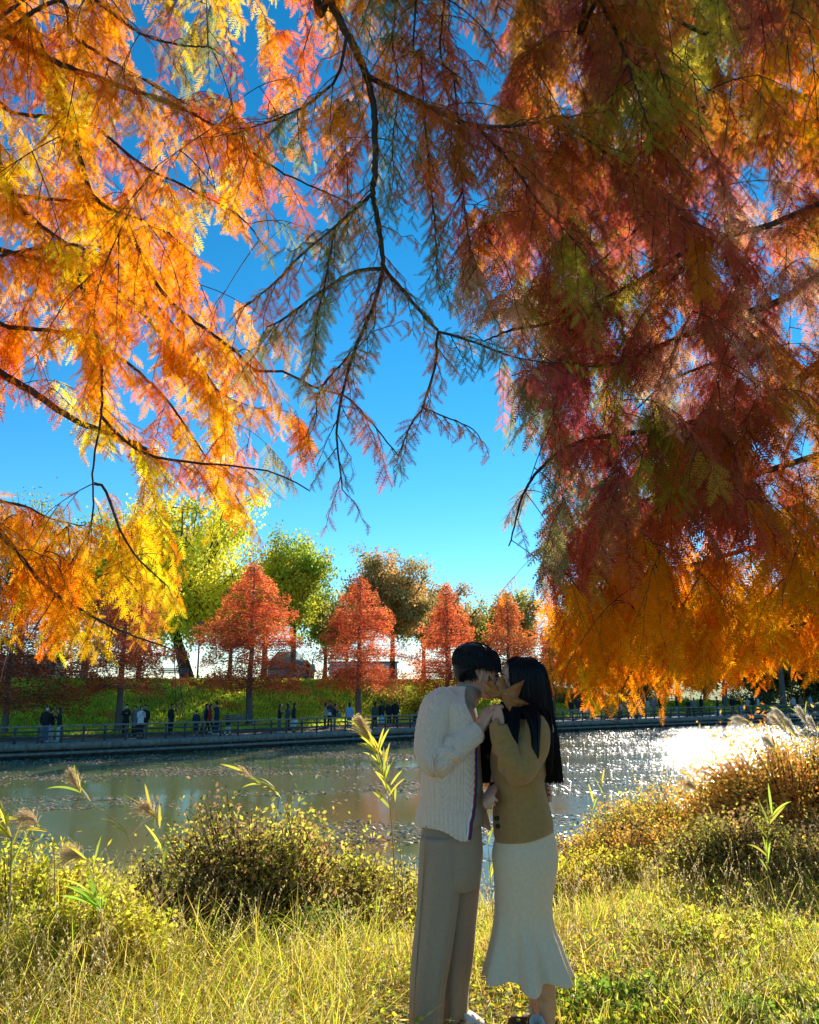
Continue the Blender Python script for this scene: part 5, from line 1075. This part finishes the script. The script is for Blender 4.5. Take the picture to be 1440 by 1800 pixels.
# ---- right tree (trunk outside the view on the right)
TR = (5.6, 7.2)
def R_(rows, Ya, Yb, z, sp=.07, tl=.36, r0=.03, r1=.004, lod='lo', mid=None):
    n = len(rows); rr = [(a, b, Ya+(Yb-Ya)*i/(n-1)) for i, (a, b) in enumerate(rows)]; p0 = W(rows[0][0], rows[0][1], Ya)
    return (rr, [[TR[0], TR[1], z], list((np.array([TR[0], TR[1], z])+p0)/2+[0, 0, .15])], r0, r1, sp, tl, lod)
RL = [R_([(1500, 222), (1440, 215), (1400, 220), (1340, 205), (1220, 222), (1120, 260), (1020, 300), (930, 380)], 5.4, 4.6, 5.8, r0=.05), R_([(1520, 250), (1440, 250), (1380, 235), (1300, 260), (1200, 330), (1100, 420), (1010, 500)], 5.8, 5.2, 5.6, r0=.04),
 R_([(1520, 440), (1440, 485), (1370, 530), (1280, 560), (1180, 600), (1080, 640), (980, 640), (900, 660)], 5.8, 4.6, 4.9, r0=.05), R_([(1520, 600), (1440, 640), (1390, 680), (1330, 710), (1230, 740), (1120, 760), (1010, 780), (930, 850), (895, 960)], 6.0, 4.8, 4.4, r0=.05),
 R_([(1520, 620), (1440, 660), (1360, 620), (1250, 640), (1150, 690), (1050, 800)], 6.6, 6.2, 4.5, r0=.035), R_([(1520, 780), (1440, 800), (1340, 830), (1240, 860), (1130, 880), (1030, 930), (960, 1010)], 6.2, 5.4, 3.8, r0=.04),
 R_([(1520, 900), (1440, 930), (1330, 960), (1230, 990), (1120, 1020), (1050, 1100), (1010, 1180)], 6.3, 6.0, 3.3, r0=.035), R_([(1520, 1000), (1440, 1030), (1340, 1060), (1240, 1080), (1160, 1120), (1100, 1200), (1085, 1270)], 6.6, 6.4, 3.0, r0=.03),
 R_([(1520, 1060), (1440, 1090), (1360, 1110), (1290, 1150), (1240, 1230)], 6.8, 6.6, 2.9, r0=.025), R_([(1520, 80), (1440, 60), (1350, 40), (1250, 60), (1150, 20), (1040, 30)], 5.4, 4.4, 7., r0=.04),
 R_([(1520, 330), (1440, 360), (1340, 400), (1230, 430), (1110, 500), (990, 560), (900, 580), (850, 600)], 5.2, 4.2, 5.2, r0=.035), R_([(1520, -20), (1440, -40), (1340, 120), (1200, 140), (1080, 100), (960, 120)], 6.4, 6.2, 7.4, r0=.03),
 R_([(1520, 1130), (1440, 1150), (1400, 1180), (1390, 1230)], 6.5, 6.5, 2.6, r0=.015, tl=.3)]
near_tree('dense rust coloured cypress filling the right side, its lowest sprays glowing orange', (TR[0], TR[1], -.05), [(TR[0], TR[1], -.6, .42), (TR[0], TR[1], 1.5, .33), (TR[0], TR[1], 6, .24), (TR[0], TR[1], 11, .12), (TR[0], TR[1], 15, .03)], RL,
          [(860, 1520, -80, 1040, 4.6, 7.6, 7.4, .36, 'lo', .125), (840, 1440, 300, 1100, 3.8, 4.8, 2.2, .30, 'lo', .115), (940, 1440, 1020, 1300, 5.7, 7.1, 5.0, .34, 'lo', .13), (860, 1300, 960, 1100, 4.6, 6.4, 2.2, .34, 'lo', .12)])
print('total fronds', NCOUNT)
# ------------------------------------------------------------------ near bank vegetation
def ground_pts(n, y0=2.0, y1=24, wide=.58, bias=1.5):
    y = y0+(y1-y0)*RNG.uniform(0, 1, n)**bias; x = RNG.uniform(-1, 1, n)*(y*wide+.6); k = y < lipY(x)+.9+.4*RNG.normal(0, 1, n); return x[k], y[k]
def blades(x, y, h, w, c, lean=.35, flop=.5, z=None):
    n = len(x); z = terr(x, y)-.02 if z is None else z; a = RNG.uniform(0, 6.28, n); dx, dy = np.cos(a), np.sin(a); ln = np.abs(RNG.normal(0, lean, n)); fl = RNG.uniform(0, flop, n)
    b = RNG.uniform(0, 6.28, n); sx, sy = np.cos(b), np.sin(b); base = np.stack([x, y, z], -1); D = np.stack([dx, dy, 0*x], -1); S = np.stack([sx, sy, 0*x], -1); U = np.array([0, 0, 1.])
    def P(t): return base+U*(h*(t-fl*.6*t**3))[:, None]+D*(h*(ln*t+fl*.8*t**2.5))[:, None]
    p0, p1, p2, p3 = P(0), P(.4), P(.75), P(1.); W_ = w[:, None]
    V = np.stack([p0-S*W_*.8, p0+S*W_*.8, p1+S*W_, p1-S*W_, p2+S*W_*.7, p2-S*W_*.7, p3], 1); i = (np.arange(n)*7)[:, None]
    return V.reshape(-1, 3), [np.concatenate([i+[0, 1, 2, 3], i+[3, 2, 4, 5]]), i+[5, 4, 6]], np.repeat(c, 7, 0)
GP = [[.62, .62, .05], [.50, .60, .04], [.76, .64, .06], [.72, .56, .08], [.38, .50, .04], [.80, .68, .12]]
DP = [[.66, .46, .09], [.76, .57, .14], [.52, .33, .07], [.82, .64, .20]]
LP_ = [[.55, .62, .04], [.40, .52, .04], [.76, .70, .05], [.30, .42, .04], [.78, .56, .05]]
def grasses():
    # knee-high mixed grass, patchy in height and colour
    g = G(); x, y = ground_pts(150000); pt_ = vnoise(x*1.6, y*1.6, 1.1); hi = .10+.13*sst(-.4, .8, pt_)+.22*sst(-.1, -2.2, x)*sst(3.0, 4.6, y)+.10*sst(6, 8, y)
    hi = hi*np.where((np.abs(x-.55) < .75) & (y < 4.9), .55, 1); h = hi*RNG.uniform(.5, 1.35, len(x)); m = RNG.uniform(0, 1, len(x)) < .58+.25*pt_
    c = np.where(m[:, None], pick(GP, len(x), .25), pick(DP, len(x), .25)); g.add(*blades(x, y, h, RNG.uniform(.0016, .0038, len(x)), c, .45, .8))
    tag(g.build('grass', M_grass), 'tangled yellow green and straw coloured grass on the near bank', 'grass', kind='stuff')
    # long arching wisps, mostly on the left
    g = G(); x, y = ground_pts(16000, 3.4, 9); k = ((x < -.2) | (RNG.uniform(0, 1, len(x)) < .25)) & ~((np.abs(x-.45) < .7) & (y < 4.6)); x, y = x[k], y[k]; n = len(x)
    g.add(*blades(x, y, RNG.uniform(.22, .55, n)*np.where(x < -.2, 1, .7), RNG.uniform(.0018, .0035, n), pick(GP+DP[:2], n, .25), .6, 1.0))
    tag(g.build('long_grass', M_grass), 'long arching yellow grass blades on the near bank, thickest at left', 'grass', kind='stuff')
    # low leafy weeds among the grass
    g = G(); n = 130000; x, y = ground_pts(n); k = vnoise(x*2+3, y*2, 1.3)+RNG.normal(0, .35, len(x)) > -.05; x, y = x[k], y[k]; n = len(x)
    z = terr(x, y)+np.abs(RNG.normal(0, .07, n))+.08*sst(-.2, -2, x)*sst(3, 5, y); D = RNG.normal(0, 1, (n, 3))*[1, 1, .5]
    c = pick(LP_, n, .3)*(1+.2*vnoise(x, y, 2.2))[:, None]; V, F_, C = leafquads(np.stack([x, y, z], -1), D, RNG.uniform(.015, .045, n), RNG.uniform(.006, .013, n), c); g.add(V, F_, C)
    tag(g.build('ground_cover', M_grass), 'small leafy green and yellow weeds growing between the grass', 'weeds', kind='stuff')
    # dry litter lying flat
    g = G(); n = 60000; x, y = ground_pts(n); n = len(x); D = RNG.normal(0, 1, (n, 3))*[1, 1, .12]; c = pick(DP+[[.3, .16, .08]], n, .3); V, F_, C = leafquads(np.stack([x, y, terr(x, y)+RNG.uniform(0, .05, n)], -1), D, RNG.uniform(.03, .12, n), RNG.uniform(.002, .006, n), c)
    g.add(V, F_, C); tag(g.build('dry_litter', M_grass), 'flat dry stems and fallen needles littering the near bank', 'litter', kind='stuff')
    # tall seeding stems
    g = G(); x, y = ground_pts(5200, 3, 12); k = ~((np.abs(x-.45) < .62) & (y < 4.5)); x, y = x[k], y[k]; n = len(x); h = RNG.uniform(.22, .5, n)*(1+.35*sst(0, -2, x)); a = RNG.uniform(0, 6.28, n); b = np.stack([x, y, terr(x, y)], -1); D = np.stack([np.cos(a)*.35, np.sin(a)*.35, 0*x+1], -1); u = np.linspace(0, 1, 5)[None, :, None]
    P = b[:, None]+D[:, None]*h[:, None, None]*u; P[..., 2] -= .15*(h[:, None]*u[..., 0]**3); v, f = tubes(P, np.array([[.0016, .0014, .0012, .001, .0008]])*np.ones((n, 1)), 3); g.add(v, f, (.55, .42, .2))
    j = np.repeat(np.arange(n), 16); q = RNG.uniform(.68, 1.02, len(j)); pp = b[j]+D[j]*(h[j]*q)[:, None]; pp[:, 2] -= .15*h[j]*q**3; V, F_, C = leafquads(pp, RNG.normal(0, .5, (len(j), 3))+[0, 0, 1], RNG.uniform(.008, .02, len(j)), np.full(len(j), .002), pick([[.66, .52, .28], [.7, .6, .35], [.6, .5, .12]], len(j), .2)); g.add(V, F_, C)
    tag(g.build('seeding_grass', M_grass), 'thin straw coloured seed heads standing above the near grass', 'grass', kind='stuff')
grasses()
# mounds
OL = [[.36, .32, .06], [.22, .18, .06], [.40, .22, .09], [.56, .54, .06], [.18, .13, .06], [.66, .54, .08]]
OR = [[.80, .38, .06], [.70, .28, .05], [.66, .46, .07], [.82, .52, .09], [.52, .40, .06]]
YGm = [[.70, .64, .05], [.55, .58, .04], [.78, .62, .06], [.46, .40, .07]]
def mound(px, Y, r, h, label, pal, n, ls, seed, mat=None, name='shrub', elong=.3, sink=0):
    n = int(n*2.0); ls = ls*.80
    x = float(W(px, 1500, Y)[0]); z = float(terr(np.array(x), np.array(Y)))-.03-sink; return shrub(name, (x, Y, z), r, h, label, pal, n, ls, seed, 'shrubs on the near bank', M_grass, elong, stray=int(60*h*(r[0] if isinstance(r, tuple) else r))+12)
mound(450, 6.6, (.95, .7), .86, 'big dark olive and maroon bramble mound left of the man at the water edge', OL, 26000, .05, 61)
mound(600, 6.9, (.75, .5), .62, 'straw and olive bramble mound between the dark mound and the man', OL+YGm, 15000, .045, 62)
mound(300, 6.0, (.45, .4), .45, 'low dark mound at the left foot of the big bramble', OL[1:5], 8000, .045, 63)
mound(565, 5.9, (.34, .25), .30, 'small fresh green clump in front of the bramble mounds', [[.14, .28, .05], [.2, .36, .06], [.3, .4, .05]], 6000, .05, 64, elong=.16)
mound(40, 5.6, (.6, .5), .55, 'yellow green leafy mound at the left edge of the view', YGm, 11000, .05, 65)
mound(170, 5.0, (.5, .4), .40, 'leafy yellow clump between the left edge and the dark mound', YGm, 9000, .045, 66)
mound(700, 7.2, (.5, .4), .42, 'sunlit golden grass clump just left of the man', [[.66, .52, .12], [.6, .5, .08], [.5, .42, .08]], 8000, .05, 67, elong=.12)
mound(1410, 9.4, (1.25, 1.0), 1.0, 'tall rusty orange shrub under the silver plumes at the right edge', OR, 22000, .055, 68)
mound(1230, 10.5, (1.3, .9), .75, 'orange and green bramble mound left of the rusty shrub', OR+YGm, 16000, .05, 69)
mound(1110, 9.2, (.9, .6), .55, 'brown green thicket at the water edge right of the woman', OL+OR, 13000, .045, 70)
mound(1050, 8.4, (.6, .4), .38, 'golden leaved clump nearest the woman at the water edge', YGm+[[.7, .45, .08]], 9000, .045, 71)
mound(1330, 7.4, (.8, .5), .50, 'dark brown bramble hollow below the rusty shrub', OL, 12000, .045, 72)
mound(1000, 7.9, (.3, .25), .35, 'small bright yellow clump touching the skirt outline', [[.7, .55, .06], [.6, .45, .06]], 3000, .045, 73)
mound(1400, 4.3, (.5, .4), .13, 'green broad leaved weed clump at the lower right corner', [[.22, .34, .04], [.36, .46, .05], [.6, .6, .06]], 2600, .05, 74, elong=.5)
mound(1130, 4.6, (.6, .4), .11, 'green low weed clump right of the skirt hem', [[.22, .34, .04], [.3, .42, .05], [.5, .5, .06]], 2600, .04, 75, elong=.5)
mound(1270, 5.6, (.6, .5), .15, 'bright yellow green weed clump in the middle of the right bank', [[.66, .68, .05], [.5, .56, .05], [.7, .6, .08]], 3500, .045, 76, elong=.4)
# reeds and silver grass: each a plant with stem, leaves, plume
def reed(base_px, base_py, Y, path, label, plume, leaves, group, name='reed', lc=None, lseed=0, thick=.0035):
    rg = np.random.default_rng(int(base_px)+lseed); b = W(base_px, base_py, Y); b[2] = float(terr(b[0], b[1])); t = empty(name, b); tag(t, label, 'reed', group)
    P = np.vstack([b, [W(x, y, Y+dy) for x, y, dy in path]]); Q = spl(P, 26); v, f = tubes(Q[None], np.linspace(thick, thick*.35, 26)[None], 6); mesh('stem', v-b, f, cloth((.42, .33, .14)), t)
    g = G()
    for k_ in range(leaves):
        q = rg.uniform(.3, .95) if leaves > 4 else rg.uniform(.45, .9); i = int(q*24); p = Q[i]; T = nrm(Q[i+1]-Q[i]); a = rg.uniform(0, 6.28); D = nrm(T*rg.uniform(.7, 1.6)+np.array([math.cos(a), .5*math.sin(a), 0])*rg.uniform(.6, 1)); Ln = rg.uniform(.12, .27); dr = rg.uniform(.2, .8); u = np.linspace(0, 1, 9)
        C = p+D*Ln*u[:, None]; C[:, 2] -= Ln*dr*.5*u**2; S = nrm(np.cross(D, rg.normal(0, 1, 3))); w = .008*np.sin(math.pi*np.clip(.12+.88*u, 0, 1))**.7
        V = np.stack([C-S*w[:, None], C+[0, 0, .002], C+S*w[:, None]], 1).reshape(-1, 3); idx = np.arange(27).reshape(9, 3); F_ = np.concatenate([np.stack([idx[:-1, j], idx[:-1, j+1], idx[1:, j+1], idx[1:, j]], -1) for j in (0, 1)])
        cc = np.array(lc or [[.62, .60, .06], [.70, .55, .06], [.45, .52, .05]])[rg.integers(0, 3)]; g.add(V, F_, cc*rg.uniform(.8, 1.1))
    if leaves: g.build('leaves', M_grass, t, off=b)
    if plume:
        n, Lp, spread, pc = plume; m = rg.uniform(0, 1, n); i = (25-m*7).astype(int); p = Q[i]; T = nrm(Q[-1]-Q[-4]); D = T[None]+rg.normal(0, spread, (n, 3)); D[:, 2] -= .3*m*0
        u = np.array([0, .5, 1.])[None, :, None]; L = Lp*rg.uniform(.5, 1.1, n)*(.5+m*.7); H = p[:, None]+nrm(D)[:, None]*L[:, None, None]*u; H[:, 2, 2] -= L*.22
        v, f = tubes(H, np.array([[.0014, .0012, .0006]])*np.ones((n, 1)), 3); g = G(); g.add(v, f, pc)
        j = rg.integers(0, n, n*3); q = rg.uniform(.2, 1, n*3)[:, None]; V, F_, C = leafquads(H[j, 0]*(1-q)+H[j, 2]*q, rg.normal(0, .6, (n*3, 3))+T, np.full(n*3, .010), np.full(n*3, .0016), np.array(pc)*rg.uniform(.8, 1.2, (n*3, 1))); g.add(V, F_, C); g.build('plume', M_grass, t, off=b)
SV_ = (.95, .90, .80); TN = (.84, .70, .46)
SG = 'silver grass plumes at the right edge'
for k_, (bx, Y, pth, lab) in enumerate([(1345, 8.8, [(1350, 1340, 0), (1335, 1290, 0), (1318, 1270, -.05), (1296, 1262, -.1)], 'leftmost silver plume, bent over alone above the glittering water'),
        (1400, 9.0, [(1400, 1350, 0), (1392, 1300, 0), (1384, 1268, 0), (1368, 1250, 0)], 'tall silver plume at the left of the right edge bunch'), (1405, 9.1, [(1404, 1350, 0), (1398, 1310, 0), (1376, 1280, 0), (1360, 1262, 0)], 'silver plume drooping under the tall left one'),
        (1410, 8.9, [(1410, 1360, 0), (1406, 1320, 0), (1398, 1290, 0), (1386, 1270, 0)], 'short silver plume in the middle of the bunch'), (1420, 9.0, [(1424, 1350, 0), (1424, 1300, 0), (1418, 1270, 0), (1408, 1250, 0)], 'upright silver plume right of the middle one'),
        (1432, 9.1, [(1440, 1360, 0), (1442, 1310, 0), (1436, 1285, 0), (1425, 1266, 0)], 'silver plume closest to the right edge of the view'), (1380, 8.7, [(1384, 1370, 0), (1374, 1330, 0), (1362, 1315, 0), (1350, 1302, 0)], 'low silver plume against the rusty shrub')]):
    reed(bx, 1480, Y, pth, lab, (230, .20, .15, SV_), 4, SG, 'silver_grass', lseed=k_)
YR = 'yellow reeds standing in the near bank'
reed(700, 1560, 5.6, [(688, 1440, 0), (668, 1340, 0), (650, 1300, 0), (634, 1268, 0)], 'tall yellow leaved reed with a straw tassel just left of the man', (260, .17, .22, TN), 34, YR, thick=.005)
reed(715, 1560, 5.8, [(700, 1450, 0), (682, 1360, 0), (676, 1325, 0)], 'thin bare reed stalk between the yellow reed and the man', (50, .08, .2, TN), 7, YR)
reed(560, 1500, 5.8, [(500, 1415, 0), (450, 1375, 0), (425, 1350, 0)], 'arching reed stalk with yellow leaves leaning left over the bramble', (50, .10, .25, TN), 10, YR, thick=.004)
reed(300, 1560, 5.2, [(230, 1480, 0), (170, 1420, 0), (135, 1385, 0), (125, 1362, 0)], 'slanting reed with a straw tuft against the far water on the left', (160, .13, .28, TN), 6, YR, lc=[[.42, .48, .06], [.55, .5, .06], [.3, .4, .05]], thick=.004)
reed(20, 1620, 4.6, [(20, 1500, 0), (15, 1470, 0), (5, 1450, 0)], 'broad leaved yellow reed at the left edge', None, 16, YR, thick=.005)
reed(100, 1600, 5.0, [(95, 1500, 0), (70, 1450, 0), (48, 1436, 0)], 'straw tufted reed drooping near the left edge', (200, .16, .4, TN), 4, YR)
reed(170, 1600, 5.1, [(165, 1540, 0), (150, 1510, 0), (128, 1500, 0)], 'low feathery reed tuft in front of the water at left', (200, .17, .4, TN), 5, YR)
reed(290, 1600, 5.4, [(285, 1500, 0), (275, 1440, 0), (258, 1420, 0)], 'feathery straw reed left of the dark bramble mound', (190, .16, .4, TN), 6, YR)
reed(180, 1700, 4.4, [(178, 1620, 0), (172, 1590, 0), (166, 1565, 0)], 'clump of upright green blades in front of the dark mound', None, 14, YR, lc=[[.3, .5, .05], [.42, .55, .06], [.5, .55, .06]])
reed(1345, 1560, 6.0, [(1350, 1470, 0), (1362, 1420, 0)], 'fresh green blades in the right bank below the silver plumes', None, 15, YR, lc=[[.4, .55, .06], [.5, .6, .07], [.6, .55, .08]])
reed(1060, 1500, 7.6, [(1064, 1430, 0), (1060, 1390, 0), (1056, 1370, 0)], 'single bright blade stalk against the glittering water', (20, .05, .2, TN), 3, YR)
reed(1000, 1500, 7.4, [(1040, 1430, 0), (1046, 1400, 0)], 'thin dry stalk leaning right over the water beside the woman', (25, .06, .3, TN), 2, YR)
reed(1240, 1480, 8.6, [(1235, 1420, 0), (1225, 1390, 0), (1212, 1378, 0)], 'soft straw tuft in front of the glitter left of the rusty shrub', (150, .16, .4, TN), 3, YR)
reed(870, 1620, 6.2, [(862, 1540, 0), (858, 1480, 0), (856, 1462, 0)], 'slender leafy stem seen in the gap between the man and the woman', (10, .04, .2, TN), 5, YR)
reed(1290, 1800, 3.7, [(1300, 1700, 0), (1285, 1600, 0), (1250, 1545, 0)], 'thin dark bare stalk arching across the right bank', None, 0, YR, thick=.0022)
